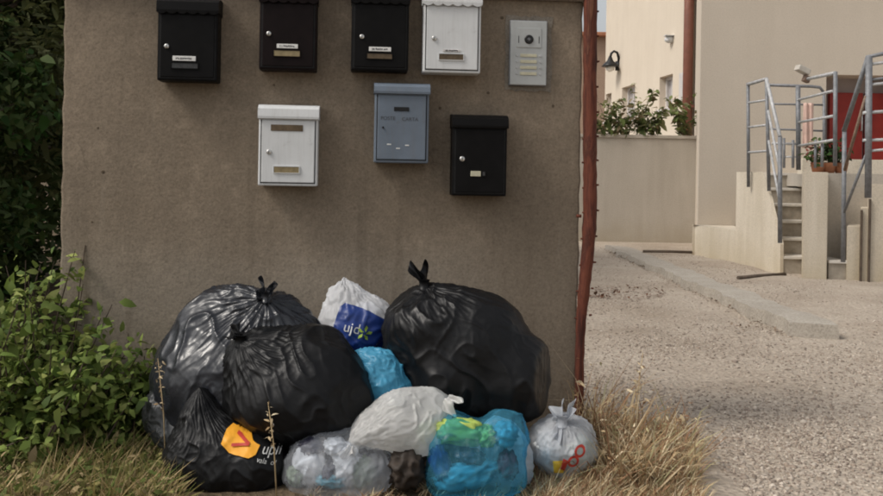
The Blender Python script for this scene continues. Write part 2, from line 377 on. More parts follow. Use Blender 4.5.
# ---- mailboxes
def mailbox(x0, x1, ytop, ybot, mat, label, hood, lock, plate=None, window=None, slot=None, text=None, scallop=False, depth=.088, brand=()):
    """corner pixels on the wall plane -> a box with hood, door, lock, plates"""
    a, b = wloc((x0 + x1) / 2, ybot), wloc((x0 + x1) / 2, ytop)
    w = (wloc(x1, (ytop + ybot) / 2).x - wloc(x0, (ytop + ybot) / 2).x) * (1 - depth / WY0 * .9); h = (b.z - a.z)
    cxp, cyp = (x0 + x1) / 2, (ytop + ybot) / 2
    e = empty('mailbox', (0, 0, 0)); tag(e, label, 'mailbox', 'mailboxes on the wall')
    m = WM @ Vector((a.x, 0, a.z)); 
    # shift towards camera axis so the front face (not the back) sits at the measured pixels
    cpos = Vector((0, 0, CAMH)); back = m; t = 1 - depth / WY0
    e.location = cpos + (back - cpos) * t; e.location = e.location + Vector((-math.sin(WYAW), math.cos(WYAW), 0)) * depth * .985; e.rotation_euler = (0, 0, WYAW)
    sc = t; hx = w / 2; D = depth; h *= sc
    def lp(px, py):          # pixel on the front face -> local x,z
        q = wloc(px, py); return (q.x - a.x) * sc, (q.z - a.z) * sc
    zh = lp(cxp, hood)[1]
    bm = bmesh.new(); add_box(bm, -hx + .003, hx - .003, -D, -.001, 0, h - .012, .006, 2); bm_obj('body', bm, mat, e)
    # door leaf set slightly proud with a shadow gap
    bm = bmesh.new(); add_box(bm, -hx + .014, hx - .014, -D - .0035, -D + .004, .012, zh - .006, .0025, 2); d = bm_obj('door', bm, mat, e)
    bm = bmesh.new()
    for (u0, u1, v0, v1) in ((-hx + .0105, -hx + .014, .0085, zh - .004), (hx - .014, hx - .0105, .0085, zh - .004), (-hx + .014, hx - .014, .0085, .012)):
        add_box(bm, u0, u1, -D - .0006, -D + .003, v0, v1)
    bm_obj('door_gap', bm, 'dark_slot', d)
    # hood: curved lid projecting over the front, optional scalloped lip
    bm = bmesh.new(); prof = [(-.001, h), (-D * .55, h - .001), (-D * .9, h - .006), (-D - .010, h - .018), (-D - .013, zh + .008), (-D - .012, zh)]
    N = 48 if scallop else 2; rows = []
    for i in range(N + 1):
        u = -hx + 2 * hx * i / N; r = []
        for k, (y, z) in enumerate(prof):
            if scallop and k == len(prof) - 1: z = zh + .001 - .007 * abs(math.sin(math.pi * 6 * i / N))
            r.append(bm.verts.new((u, y, z)))
        rows.append(r)
    for r0, r1 in zip(rows, rows[1:]):
        for k in range(len(prof) - 1): bm.faces.new((r0[k], r1[k], r1[k + 1], r0[k + 1]))
    for r in (rows[0], rows[-1]):
        c = [bm.verts.new((r[0].co.x, -.001, zh)), bm.verts.new((r[0].co.x, -D + .002, zh))]
        bm.faces.new([c[0]] + r + [c[1]])
    bmesh.ops.recalc_face_normals(bm, faces=bm.faces[:])
    ho = bm_obj('hood', bm, mat, e); md = ho.modifiers.new('t', 'SOLIDIFY'); md.thickness = .002; md.offset = -1
    # lock
    lx, lz = lp(*lock[:2]); rr = lock[2] if len(lock) > 2 else .0085
    bm = bmesh.new(); add_tube(bm, [(lx, -D - .002, lz), (lx, -D - .0075, lz), (lx, -D - .009, lz), (lx, -D - .0091, lz)], [rr, rr, rr * .8, rr * .3], 16); bmesh.ops.recalc_face_normals(bm, faces=bm.faces[:])
    lk = bm_obj('lock', bm, lock[3] if len(lock) > 3 else 'lock_metal', e); bm = bmesh.new(); add_box(bm, lx - .001, lx + .001, -D - .0097, -D - .0085, lz - rr * .55, lz + rr * .55); bm_obj('key_slot', bm, 'dark_slot', lk)
    def panel(nm, r, mt, dz=.0075, frame=True):
        (u0, v1), (u1, v0) = lp(r[0], r[1]), lp(r[2], r[3])
        o = box(nm, u0, u1, -D - dz, -D - .002, v0, v1, mt, e, .0012)
        return o, u0, u1, v0, v1
    if plate:
        o, u0, u1, v0, v1 = panel('name_plate', plate[:4], plate[4], .0068)
        s = plate[5] if len(plate) > 5 else None
        if s:
            # illegible dark dashes of writing on the card
            bm = bmesh.new(); uu = u0 + (u1 - u0) * .14
            while uu < u1 - (u1 - u0) * .16:
                ww = random.uniform(.0022, .0045); zz = (v0 + v1) / 2 + random.uniform(-.0006, .0006)
                add_box(bm, uu, uu + ww, -D - .0073, -D - .0066, zz - random.uniform(.0018, .0035), zz + random.uniform(.0018, .0035)); uu += ww + random.choice((.0014, .0016, .004))
            bm_obj('handwriting', bm, 'ink', o)
    if window:
        (o, u0, u1, v0, v1) = panel('viewing_window', window[:4], window[4], .0062)
        bm = bmesh.new(); f = .0022
        for (p0, p1, q0, q1) in ((u0 - f, u1 + f, v1, v1 + f), (u0 - f, u1 + f, v0 - f, v0), (u0 - f, u0, v0, v1), (u1, u1 + f, v0, v1)): add_box(bm, p0, p1, -D - .0078, -D - .002, q0, q1)
        bm_obj('window_rim', bm, window[5] if len(window) > 5 else mat, o)
    if slot: panel('slot', slot[:4], slot[4], .0055)
    for (s, px, py, sz, mt, rot) in brand:
        me = text_mesh(s, sz); u, v = lp(px, py); me.transform(Matrix.Translation((u, -D - .0042, v)) @ Matrix.Rotation(R(90), 4, 'X') @ Matrix.Rotation(rot, 4, 'Z'))
        link('lettering', me, mt, e)
    return e, lp, D
mailbox(156, 218, -3, 81, 'black_paint', 'black mailbox with scalloped hood, leftmost of the upper row', 13, (167, 46.5), (173, 56, 196, 61.5, 'paper_label', 1), (172, 63, 198, 69, 'dull_window'), scallop=True)
mailbox(258, 317, -15, 70, 'brown_paint', 'very dark brown mailbox with brass window, directly above the lower white mailbox', 2, (269, 34), (277, 44, 298, 49, 'paper_label', 1), (274, 50.5, 300, 57, 'brass'), scallop=True)
mailbox(350, 409, -14, 71, 'black_paint', 'black mailbox in the upper row, directly above the grey mailbox', 3, (362, 37), (369, 47, 391, 52, 'paper_label', 1), (367, 53.5, 392, 59.5, 'brown_window'), scallop=True)
mailbox(422, 481, -13, 73, 'white_paint', 'white mailbox in the upper row, beside the door intercom', 5, (434, 38.5), (443, 49.5, 460, 52.5, 'window_frame', 1), (439, 54, 463, 60.5, 'brown_window'), scallop=True)
mailbox(257, 318, 104, 186, 'white_paint', 'white mailbox alone in the lower row, with a brown letter slot under its hood', 119, (269, 152), None, (274, 166.5, 299, 173, 'brass'), (271, 124.5, 303, 131.5, 'brown_window'))
eF, lpF, DF = mailbox(373, 429, 82, 163, 'grey_paint', 'blue-grey mailbox hanging in the lower row with faint dark lettering', 94, (383, 127.5, .0035, 'dark_slot'), None, None, (394, 107, 409, 111.5, 'dark_slot'), brand=(('POSTE', 388, 118.5, .018, 'ink', 0), ('CARTA', 410, 119.5, .018, 'ink', 0)))
for px, py, ww in ((389, 144.5, .015), (407, 145.5, .014), (398, 148.5, .014)):
    u, v = lpF(px, py); box('paint_scratch', u - ww / 2, u + ww / 2, -DF - .0045, -DF - .003, v - .0022, v + .0022, 'white_print', eF, .001)
mailbox(451, 507, 114, 196, 'black_paint', 'black mailbox with small cream name plate, rightmost in the lower row', 128, (462, 159, .0095), (470.5, 171, 480.5, 176.5, 'yellow_label'), (482, 171.5, 485, 176, 'dull_window'))

# ---- intercom
a, b = wloc(508, 86), wloc(546.5, 22); IC = empty('intercom', WM @ Vector(((a.x + b.x) / 2, 0, a.z)), WYAW)
tag(IC, 'silver door intercom with camera eye and four rows of call buttons', 'intercom')
iw, ih = (b.x - a.x), b.z - a.z
bm = bmesh.new(); 
prng = random.Random(3)
ring = []
for k in range(40):
    t = 2 * math.pi * k / 40; s = .5 / max(abs(math.cos(t)), abs(math.sin(t)))
    ring.append((math.cos(t) * s * (iw + .034) + prng.uniform(-.004, .004) + .004, ih / 2 + math.sin(t) * s * (ih + .036) + prng.uniform(-.004, .004)))
f = bm.faces.new([bm.verts.new((x, -.0035, z)) for x, z in ring]); 
ex = bmesh.ops.extrude_face_region(bm, geom=[f]); bmesh.ops.translate(bm, vec=(0, .006, 0), verts=[v for v in ex['geom'] if isinstance(v, bmesh.types.BMVert)])
bmesh.ops.recalc_face_normals(bm, faces=bm.faces[:]); bm_obj('cement_surround', bm, 'cement_patch', IC)
bm = bmesh.new(); add_box(bm, -iw / 2, iw / 2, -.022, -.003, 0, ih, .004, 2); bm_obj('housing', bm, 'galvanised', IC)
bm = bmesh.new(); add_box(bm, -iw / 2 + .003, iw / 2 - .003, -.027, -.0215, .003, ih - .003, .002, 2); fp = bm_obj('face_plate', bm, 'alu_panel', IC)
box('camera_module', -iw * .33, iw * .33, -.0295, -.0265, ih * .58, ih * .88, 'alu_panel', IC, .0015)
cz = ih * .705
tube('camera_eye', [(0, -.028, cz), (0, -.0325, cz), (0, -.034, cz)], [.0165, .0165, .013], 'lamp_black', IC, 20)
tube('lens', [(0, -.0335, cz), (0, -.0352, cz)], [.0065, .005], 'window_glass', IC, 14)
for s in (-1, 1): box('speaker_slot', s * iw * .27 - .0012, s * iw * .27 + .0012, -.0302, -.029, cz - .014, cz + .012, 'dark_slot', IC, 0)
for k in range(4):
    z = ih * (.46 - k * .092)
    box('name_strip', -iw * .22, iw * .22, -.0295, -.0265, z - .0055, z + .0055, 'yellow_label', IC, .001)
    for s in (-1, 1): tube('call_button', [(s * iw * .31, -.0265, z), (s * iw * .31, -.030, z)], [.0045, .004], 'galvanised_worn', IC, 12)

# ---- rusty pole beside the wall
pp = [(590.5, -40, .0245), (590.5, 0, .0245), (590, 60, .025), (589.8, 120, .025), (590, 175, .0255), (590, 215, .026), (588, 250, .024), (584.5, 285, .022), (581, 320, .0185), (579.5, 360, .0165), (579.5, 440, .016)]
PY = 3.49
POL = empty('rusty_pole', at(579.5, 440, PY)); tag(POL, 'crooked rusty red pole standing at the end of the mailbox wall', 'pole'); off = Vector(POL.location)
pts, rad = [], []
for i, (x, y, r) in enumerate(pp):
    pts.append(at(x, y, PY) - off); rad.append(r)
fine, fr = [], []
for i in range(len(pts) - 1):
    for k in range(5):
        s = k / 5; fine.append(pts[i].lerp(pts[i + 1], s)); fr.append((rad[i] * (1 - s) + rad[i + 1] * s) * (1 + .05 * math.sin(i * 7 + k * 2.1) + .03 * math.sin(i * 3.3 + k * 5)))
fine.append(pts[-1]); fr.append(rad[-1])
tube('shaft', fine, fr, 'rust_pole', POL, 18)
for k, y in enumerate((12, 36, 62, 87, 112, 136, 160, 185, 210, 236, 262, 288, 315)):
    xc = 590.3 if y < 220 else 590.3 - (y - 220) * .075
    for s in ((1,) if y < 130 else ((-1, 1) if k % 2 == 0 else (1, -1))):
        p = at(xc, y + (3 if s < 0 else 0), PY) - off; r0 = .021; L = random.uniform(.008, .013)
        tube('wire_stub', [p + Vector((s * r0, -.004, 0)), p + Vector((s * (r0 + L), -.006, random.uniform(-.002, .003)))], [.0042, .0032], 'rust_pole', POL, 7)
p = at(583.5, 216, PY) - off; tube('wire_stub', [p + Vector((-.01, -.01, 0)), p + Vector((-.028, -.012, 0))], [.006, .006], 'rust_pole', POL, 8)

# ============================================================ RIGHT BACKGROUND
HA = gnd(692, 253)                          # far end of low wall
FY = 12.3
# beige house, front facing the camera
xf0 = at(700, 100, FY).x
c0 = Vector((xf0, FY)); 
side = at(694.5, 100, 16.9)
HB = empty('beige_house', (xf0, FY, 0)); tag(HB, 'large plain beige rendered house front behind the stairs', 'house'); hx, hy = xf0, FY
dr0, dr1, drz0, drz1 = at(826, 100, FY).x, at(905, 100, FY).x, 1.02, at(850, 75, FY).z
prism('wall', [(0, 0), (dr0 - hx, 0), (dr0 - hx, 9), (side.x - hx + .9, 9), (side.x - hx, side.y - hy)], -.1, 6.5, 'house_beige', HB)
prism('wall', [(dr0 - hx, .0), (dr1 - hx, .0), (dr1 - hx, 8), (dr0 - hx, 8)], drz1, 6.5, 'house_beige', HB)
prism('wall', [(dr1 - hx, 0), (dr1 - hx + 6, 0), (dr1 - hx + 6, 9), (dr1 - hx, 9)], -.1, 6.5, 'house_beige', HB)
rf = prism('roof', [(-.25, -.35), (dr1 - hx + 6.3, -.35), (dr1 - hx + 6.3, 9.3), (side.x - hx + .7, 9.3)], 6.5, 6.68, 'terracotta', HB)
rv = box('porch_recess', dr0 - hx, dr1 - hx, .45, .55, 1.0, drz1 + .02, 'mauve_panel', HB, 0)
zred = at(850, 93, FY + .4).z
d = box('door', at(829, 100, FY + .4).x - hx, at(862, 100, FY + .4).x - hx, .37, .452, 1.03, zred, 'red_door', HB, .006)
box('door', at(865, 100, FY + .4).x - hx, at(899, 100, FY + .4).x - hx, .37, .452, 1.03, zred, 'red_door', HB, .006)
for x in (859.5, 868): tube('handle', [(at(x, 130, FY + .4).x - hx, .36, 1.65), (at(x, 130, FY + .4).x - hx, .33, 1.65), (at(x, 130, FY + .4).x - hx, .33, 1.9), (at(x, 130, FY + .4).x - hx, .36, 1.9)], .012, 'galvanised_worn', d, 8)
# cream house, receding along the drive
A0, A1 = Vector((4.16, 18.0)), Vector((3.73, 21.8)); dv = (A1 - A0).normalized()
CH = empty('cream_house', (A0.x, A0.y, 0), 0); tag(CH, 'pale cream house receding behind the planter wall', 'house')
chm = Matrix(((dv.x, dv.y, 0, 0), (dv.y, -dv.x, 0, 0), (0, 0, 1, 0), (0, 0, 0, 1)))   # local s along wall (away), n = into the house
CH.rotation_euler = (0, 0, math.atan2(dv.y, dv.x))
def sOf(px):   # distance along the wall for a pixel column
    k = (px - CX + 3) / FPX; return (k * A0.y - A0.x) / (dv.x - k * dv.y)
s_near, s_far = -1.45, sOf(600.5)
wins = [(655, 668, 75, 108), (617.5, 630.5, 86, 120), (601.5, 607, 94, 122)]
holes = []
for x0, x1, y0, y1 in wins:
    s0, s1 = sOf(x1), sOf(x0); zc = lambda y, s: CAMH + (-(y - 179.3) / FPX) * (A0.y + dv.y * s)
    holes.append((s0, s1, zc(y1, (s0 + s1) / 2), zc(y0, (s0 + s1) / 2)))
segs = sorted(holes); cur = s_near
bm = bmesh.new()
for s0, s1, z0, z1 in segs:
    add_box(bm, cur, s0, -.3, 0, -.1, 7); add_box(bm, s0, s1, -.3, 0, -.1, z0); add_box(bm, s0, s1, -.3, 0, z1, 7); cur = s1
add_box(bm, cur, s_far, -.3, 0, -.1, 7)
bm_obj('wall', bm, 'house_cream', CH)
bm = bmesh.new(); add_box(bm, s_near, s_far, -5, -.302, -.1, 6.9); bm_obj('rear_wall', bm, 'house_cream', CH)
for s0, s1, z0, z1 in segs:
    w = box('window', s0, s1, -.2, -.17, z0, z1, 'curtained_glass', CH, 0)
    bm = bmesh.new(); f = .06
    add_box(bm, s0, s0 + f, -.17, -.12, z0, z1); add_box(bm, s1 - f, s1, -.17, -.12, z0, z1); add_box(bm, s0 + f, s1 - f, -.17, -.12, z1 - f, z1); add_box(bm, s0 + f, s1 - f, -.17, -.12, z0, z0 + f); add_box(bm, (s0 + s1) / 2 - .025, (s0 + s1) / 2 + .025, -.168, -.115, z0 + f, z1 - f)
    bm_obj('frame', bm, 'window_frame', w); box('sill', s0 - .05, s1 + .05, -.1, .05, z0 - .05, z0 - .003, 'window_frame', w, .004)
box('roof', s_near - .2, s_far + .2, -5.3, .35, 7.0, 7.16, 'terracotta', CH, .01)
sp = sOf(688); tube('downpipe', [(sp, .09, .1), (sp, .09, 6.9)], .085, 'downpipe', CH, 12)
for z in (2.2, 4.2, 6.2): box('pipe_bracket', sp - .11, sp + .11, .003, .12, z, z + .05, 'downpipe', CH, .004)
tw = sOf(679); box('shutter', tw - .10, tw + .10, .004, .05, zc(100, tw), zc(72, tw), 'window_frame', CH, .004)
def onwall(px, py, out=0.0):
    s = sOf(px); q = A0 + dv * s; x, z = ray(px, py); nx = Vector((-dv.y, dv.x)); p = q + nx * out; return Vector((p.x, p.y, CAMH + z * q.y))
# goose-neck wall lamp
LP = onwall(613.5, 66); LA = empty('wall_lamp', LP); tag(LA, 'black goose-neck lamp on the cream house wall', 'lamp')
sc = LP.y / FPX
tube('wall_plate', [(.0, 0, -.1), (.0, 0, .1)], [.07, .07], 'lamp_black', LA, 10)
tube('arm', [(0, 0, .05), (-.01, -.08, .16), (-.05, -.1, .28), (-.12, -.1, .31), (-.18, -.1, .26), (-.2, -.1, .17)], .028, 'lamp_black', LA, 8)
tube('shade', [(-.2, -.1, .2), (-.2, -.1, .1), (-.2, -.1, .02), (-.2, -.1, -.03)], [.03, .07, .15, .19], 'lamp_black', LA, 16)
tube('bulb_glass', [(-.2, -.1, -.02), (-.2, -.1, -.1), (-.2, -.1, -.14)], [.1, .09, .03], 'lamp_glass', LA, 12)
# floodlight
LP = onwall(664.5, 42); FL = empty('floodlight', LP); tag(FL, 'small white floodlight high on the cream wall', 'lamp')
tube('bracket', [(.05, 0, -.06), (.03, -.1, 0)], .03, 'galvanised', FL, 8)
bm = bmesh.new(); bmesh.ops.create_uvsphere(bm, u_segments=14, v_segments=10, radius=.09)
for v in bm.verts: v.co = Vector((v.co.x * 1.1 - .03, v.co.y - .12, v.co.z * .8 + .03))
bm_obj('head', bm, 'white_paint', FL, True); box('visor', -.14, .06, -.24, -.08, .085, .1, 'white_paint', FL, .004)
# tan building further off
q = at(597, 100, 30); TB = empty('tan_house', (q.x - 1.5, 30, 0)); tag(TB, 'distant tan house showing as a sliver beside the pole', 'house')
zt = at(597, 33, 30).z; box('wall', -3, 2.2, 0, 5, -.1, zt - .12, 'tan_far', TB, 0); box('roof', -3.2, 2.4, -.25, 5.2, zt - .12, zt, 'terracotta', TB, .02)

# planter wall across the drive
GWY = gnd(640, 242).y; gx0, gx1 = at(560, 200, GWY).x, at(694.5, 200, GWY).x; zg = at(645, 135, GWY).z
GW = empty('planter_wall', (gx1, GWY, 0)); tag(GW, 'grey rendered garden wall closing off the end of the drive', 'wall')
box('rendered_face', gx0 - gx1 - .6, .05, 0, .18, -.1, zg - .05, 'garden_wall', GW, .006); box('coping', gx0 - gx1 - .6, .05, -.02, .2, zg - .05, zg, 'garden_wall', GW, .006)

# ---- stairs with side walls
def P2(px, Y): return at(px, 230, Y).x
lowA, lowB = gnd(692, 253), gnd(735, 262.5)
zlow = .37
LW = tag(prism('low_wall', [(lowA.x, lowA.y), (lowB.x, lowB.y), (lowB.x + .2, lowB.y), (lowA.x + .5, FY - .01), (lowA.x - .02, FY - .01)], -.05, zlow, 'stair_wall'), 'low cream wall leading to the left of the first stairs', 'wall')
ST = empty('entrance_stairs', (lowB.x, lowB.y, 0)); tag(ST, 'cream concrete entrance stairs with five visible steps, left of the square pier', 'stairs'); ox, oy = lowB.x, lowB.y
stB = gnd(780, 273); ZL = at(755, 172, 10.6).z
# left side wall with its stepped top
sl_ = [(stB.y - oy) ,]
def side_quad(nm, y0, y1, z1, mat='stair_wall'):
    t0, t1 = (y0 - oy) / (stB.y - oy), (y1 - oy) / (stB.y - oy); xa, xb = (stB.x - ox) * t0, (stB.x - ox) * t1
    return prism(nm, [(xa, y0 - oy), (xb, y1 - oy), (xb + .12, y1 - oy), (xa + .12, y0 - oy)], -.05, z1, mat, ST)
yfr = stB.y
wallL = (stB - lowB); wd_ = Vector((wallL.x, wallL.y, 0)); 
bm = bmesh.new(); prof = [(0, -.05), (1, -.05), (1, .30), (.98, .34), (.62, ZL), (0, ZL)]
fr_ = [bm.verts.new((wd_.x * a, wd_.y * a, z)) for a, z in prof]; bk_ = [bm.verts.new((wd_.x * a + .035, wd_.y * a + .004, z)) for a, z in prof]
bm.faces.new(fr_); bm.faces.new(bk_[::-1])
for k in range(len(prof)): bm.faces.new((fr_[k], bk_[k], bk_[(k + 1) % len(prof)], fr_[(k + 1) % len(prof)]))
bmesh.ops.recalc_face_normals(bm, faces=bm.faces[:]); bm_obj('side_wall', bm, 'stair_wall', ST)
rise = ZL / 6; tread = .27; xs0, xs1 = stB.x - ox + .04, at(828, 240, 9.3).x - ox + .62
yb = yfr - oy + .02
for k in range(6):
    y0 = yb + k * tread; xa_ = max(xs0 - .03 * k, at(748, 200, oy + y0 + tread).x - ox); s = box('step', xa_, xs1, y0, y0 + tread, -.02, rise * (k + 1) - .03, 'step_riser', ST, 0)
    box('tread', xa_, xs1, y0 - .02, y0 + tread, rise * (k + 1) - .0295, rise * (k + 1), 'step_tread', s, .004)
box('landing', at(770, 200, lowB.y + .9).x - ox, xs1 + .5, yb + 6 * tread + .002, yb + 6 * tread + .9, -.02, rise * 6 - .002, 'stair_wall', ST, 0)
# pier / terrace wall to the right of the stairs
pr = gnd(815, 278.5); px0, px1 = at(803, 230, pr.y).x, at(827.5, 230, pr.y).x
TR = empty('terrace', (px0, pr.y, 0)); tag(TR, 'raised cream terrace block with square pier between the two stairs', 'terrace')
zp = at(815, 172, pr.y).z
prism('pier', [(0, 0), (px1 - px0, 0), (px1 - px0 + .55, 1.5), (.55, 1.5)], -.05, zp, 'stair_wall', TR, .006)
rw = gnd(837, 285); rw.y = pr.y + .03; s2y = rw.y + .42
box('retaining_wall', px1 - px0 + .18, px1 - px0 + 2.2, s2y - pr.y, s2y - pr.y + .25, -.05, zp - .004, 'garden_wall', TR, .004)
ty = pr.y + .75
box('floor_slab', px1 - px0 + .27, px1 - px0 + 5, s2y - pr.y + .252, FY + .44 - pr.y, zp - .15, zp - .01, 'concrete', TR, 0)
box('upstand', .56, px1 - px0 + 3.4, 1.52, 1.67, zp - .16, at(850, 159.5, pr.y + 1.55).z, 'stair_wall', TR, .005)
# second stairs (right)
S2 = empty('side_stairs', (at(828, 270, rw.y).x, rw.y, 0)); tag(S2, 'stained cream side stairs with stepped wall at the right edge', 'stairs'); ox2 = S2.location.x
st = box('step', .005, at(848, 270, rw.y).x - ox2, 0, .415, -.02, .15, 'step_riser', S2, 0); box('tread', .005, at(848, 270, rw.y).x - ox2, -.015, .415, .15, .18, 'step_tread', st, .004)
Ys = rw.y - .02
for (x0, x1, yt, dy) in ((846.5, 860, 226, 0), (860.3, 868, 208, -.03), (868.3, 902, 184, -.06)):
    Yb = Ys + dy; xa, xb = at(x0, 250, Yb).x - ox2, at(x1, 250, Yb).x - ox2; prism('stepped_wall', [(xa, dy - .02), (xb, dy - .02), (xb + .22, .45), (xa + .22, .45)], -.05, at(x0, yt, Yb).z, 'stair_wall', S2, .006)
for (x0, dy, yt) in ((860.6, -.03, 210), (868.8, -.06, 199)):
    Yb = Ys + dy - .025; xa = at(x0, 250, Yb).x - ox2; box('brown_stripe', xa, xa + .018, dy - .045, dy - .0215, -.02, at(x0, yt, Yb).z, 'timber', S2, .002)  # thin strips added in place of brown vertical stripes on the wall

# ---- railings
def railing(label, posts, rails, extra=()):
    b = posts[0][0]; e = empty('railing', b); tag(e, label, 'railing', 'steel railings of the stairs'); b = Vector(b)
    for p, q, r in posts:
        o = tube('post', [Vector(p) - b, Vector(q) - b], r * .9, 'galvanised', e, 8)
    for pts, r, m in rails: tube('rail', [Vector(p) - b for p in pts], r * .85, m, e, 8)
    return e
Y1, Y2, Y3 = 10.6, 10.15, 9.45
pA = lambda x, y: at(x, y, Y1)
pB = lambda x, y: at(x, y, Y2)
pC = lambda x, y: at(x, y, Y3)
G, GW_ = 'galvanised', 'galvanised_worn'
railing('steel railing running down the left side of the first stairs', [(pA(748.5, 187), pA(748, 83), .022), (pB(769, 191), pB(766.5, 79), .022), (pC(780, 243), pC(780, 137), .026)],
        [([pA(748, 84.5), pB(766.5, 79), pC(780, 137)], .024, GW_), ([pA(748, 103), pB(767, 100)], .015, GW_), ([pA(748, 127.5), pB(767, 125)], .015, GW_), ([pA(748, 152.5), pB(767, 151)], .015, GW_),
         ([pB(768, 110), pC(780, 172)], .016, GW_), ([pB(768.5, 140), pC(780, 203)], .016, GW_)])
Yk = 11.4; pK = lambda x, y: at(x, y, Yk)
railing('steel railing closing off the far side of the stair landing', [(pK(824, 168), pK(824, 93), .022), (pK(793, 168), pK(793, 140), .02), (pK(784, 168), pK(784, 138), .018)],
        [([pK(768, 85), pK(812, 86.5), pK(820, 87.5), pK(824, 93)], .022, G), ([pK(770, 104), pK(824, 105)], .014, G), ([pK(770, 129), pK(824, 131)], .014, G), ([pK(772, 143.5), pK(797, 144)], .018, GW_), ([pK(784, 157), pK(797, 157)], .014, GW_)])
Ya, Yb_ = 10.35, 9.3; pa = lambda x, y: at(x, y, Ya); pb = lambda x, y: at(x, y, Yb_)
RL3 = railing('steel railing with pale bars along the terrace, right of the first stairs', [(pa(798.5, 170), pa(798, 86), .03), (pb(835, 166), pb(835.5, 72), .024), (at(822, 167, 9.7), at(822.5, 140, 9.7), .018), (at(815, 168, 9.9), at(815.5, 140, 9.9), .016)],
        [([pa(803, 80), pb(835.5, 73)], .022, GW_), ([pa(798, 100), pb(833, 91)], .017, GW_), ([pa(798, 122.5), pb(834, 116)], .017, GW_), ([pa(798, 146), pb(834, 140)], .017, GW_)])
Ye, Yf = 8.75, 8.35; pe = lambda x, y: at(x, y, Ye); pf = lambda x, y: at(x, y, Yf)
railing('tall steel railing of the side stairs at the right edge', [(pf(868, 198), pf(869, 56), .034), (pe(843, 262), pe(844.5, 128), .024)],
        [([pe(844, 131), pf(868, 57), pf(905, 49)], .026, G), ([pe(843.5, 214), pf(868, 150)], .016, G), ([pe(844, 172), pf(866, 96)], .018, 'rail_rust'),
         ([pf(869, 64.5), pf(905, 60)], .016, GW_), ([pf(869, 80), pf(905, 76)], .014, G), ([pf(869, 85), pf(905, 81)], .016, GW_), ([pf(863, 113), pf(905, 110)], .017, GW_), ([pf(863, 140.5), pf(905, 139)], .016, GW_), ([pf(869, 151), pf(905, 148)], .014, GW_)])
# lamp box on the railing
p = at(803, 72, 10.2); LB = empty('railing_lamp', p); tag(LB, 'small white box lamp tilted on top of the terrace railing', 'lamp'); LB.rotation_euler = (0, R(22), R(10))
box('lamp_head', -.085, .06, -.05, .05, -.015, .05, 'lamp_beige', LB, .012); box('lamp_foot', .03, .1, -.03, .03, -.09, -.018, 'rail_rust', LB, .006)
# pink towel, potted plant
p = at(808, 148, 11.0); tw_ = empty('towel', p); tag(tw_, 'pale pink towel hanging behind the terrace railing', 'towel')
V, F = [], []
for i in range(13):
    for j in range(17):
        V.append((-.06 + .12 * i / 12, .012 * math.sin(i * 1.1 + j * .1) - .004 * j / 16, .52 * j / 16)); 
        if i < 12 and j < 16: a = i * 17 + j; F.append((a, a + 17, a + 18, a + 1))
o = np_mesh('cloth', V, F, 'pink_cloth', tw_, smooth=True); md = o.modifiers.new('s', 'SOLIDIFY'); md.thickness = .008

# ============================================================ FOLIAGE
def leaves(P, size, cols, up=.3, aspect=2.0, fold=.25, rs=None):
    """folded diamond leaves: 6 verts, 4 tris"""
    rs = rs or rng; n = len(P)
    d = rs.normal(size=(n, 3)); d[:, 2] = d[:, 2] * .7 - .15; d /= np.linalg.norm(d, axis=1)[:, None]
    u = rs.normal(size=(n, 3)) * .8; u[:, 2] += up * 4; w = np.cross(d, u); w /= np.linalg.norm(w, axis=1)[:, None] + 1e-9; nn = np.cross(w, d)
    s = (size * rs.uniform(.35, 1.2, n) ** 1.0 * (1 + .6 * (rs.uniform(0, 1, n) > .85)))[:, None]; hw = s / aspect / 2
    p1 = P + d * s * .3 + nn * s * .03; p2 = P + d * s * .66; t = P + d * s - nn * s * .16; tw = rs.normal(size=(n, 1)) * .25
    V = np.stack([P, p1 - w * hw + nn * hw * fold, p1 + w * hw + nn * hw * (fold + tw), p2 - w * hw * .8, p2 + w * hw * .8 + nn * hw * tw, t], 1).reshape(-1, 3); k = np.arange(n)[:, None] * 6
    F = np.concatenate([k + np.array([q]) for q in ((0, 2, 1), (1, 2, 4), (1, 4, 3), (3, 4, 5))])
    return V, F, np.repeat(cols, 6, axis=0)
def pick(pal, n, jit=.25, rs=None):
    rs = rs or rng; pal = np.array(pal); c = pal[rs.integers(0, len(pal), n)]; return np.clip(c * rs.uniform(1 - jit, 1 + jit, (n, 1)), 0, 1)
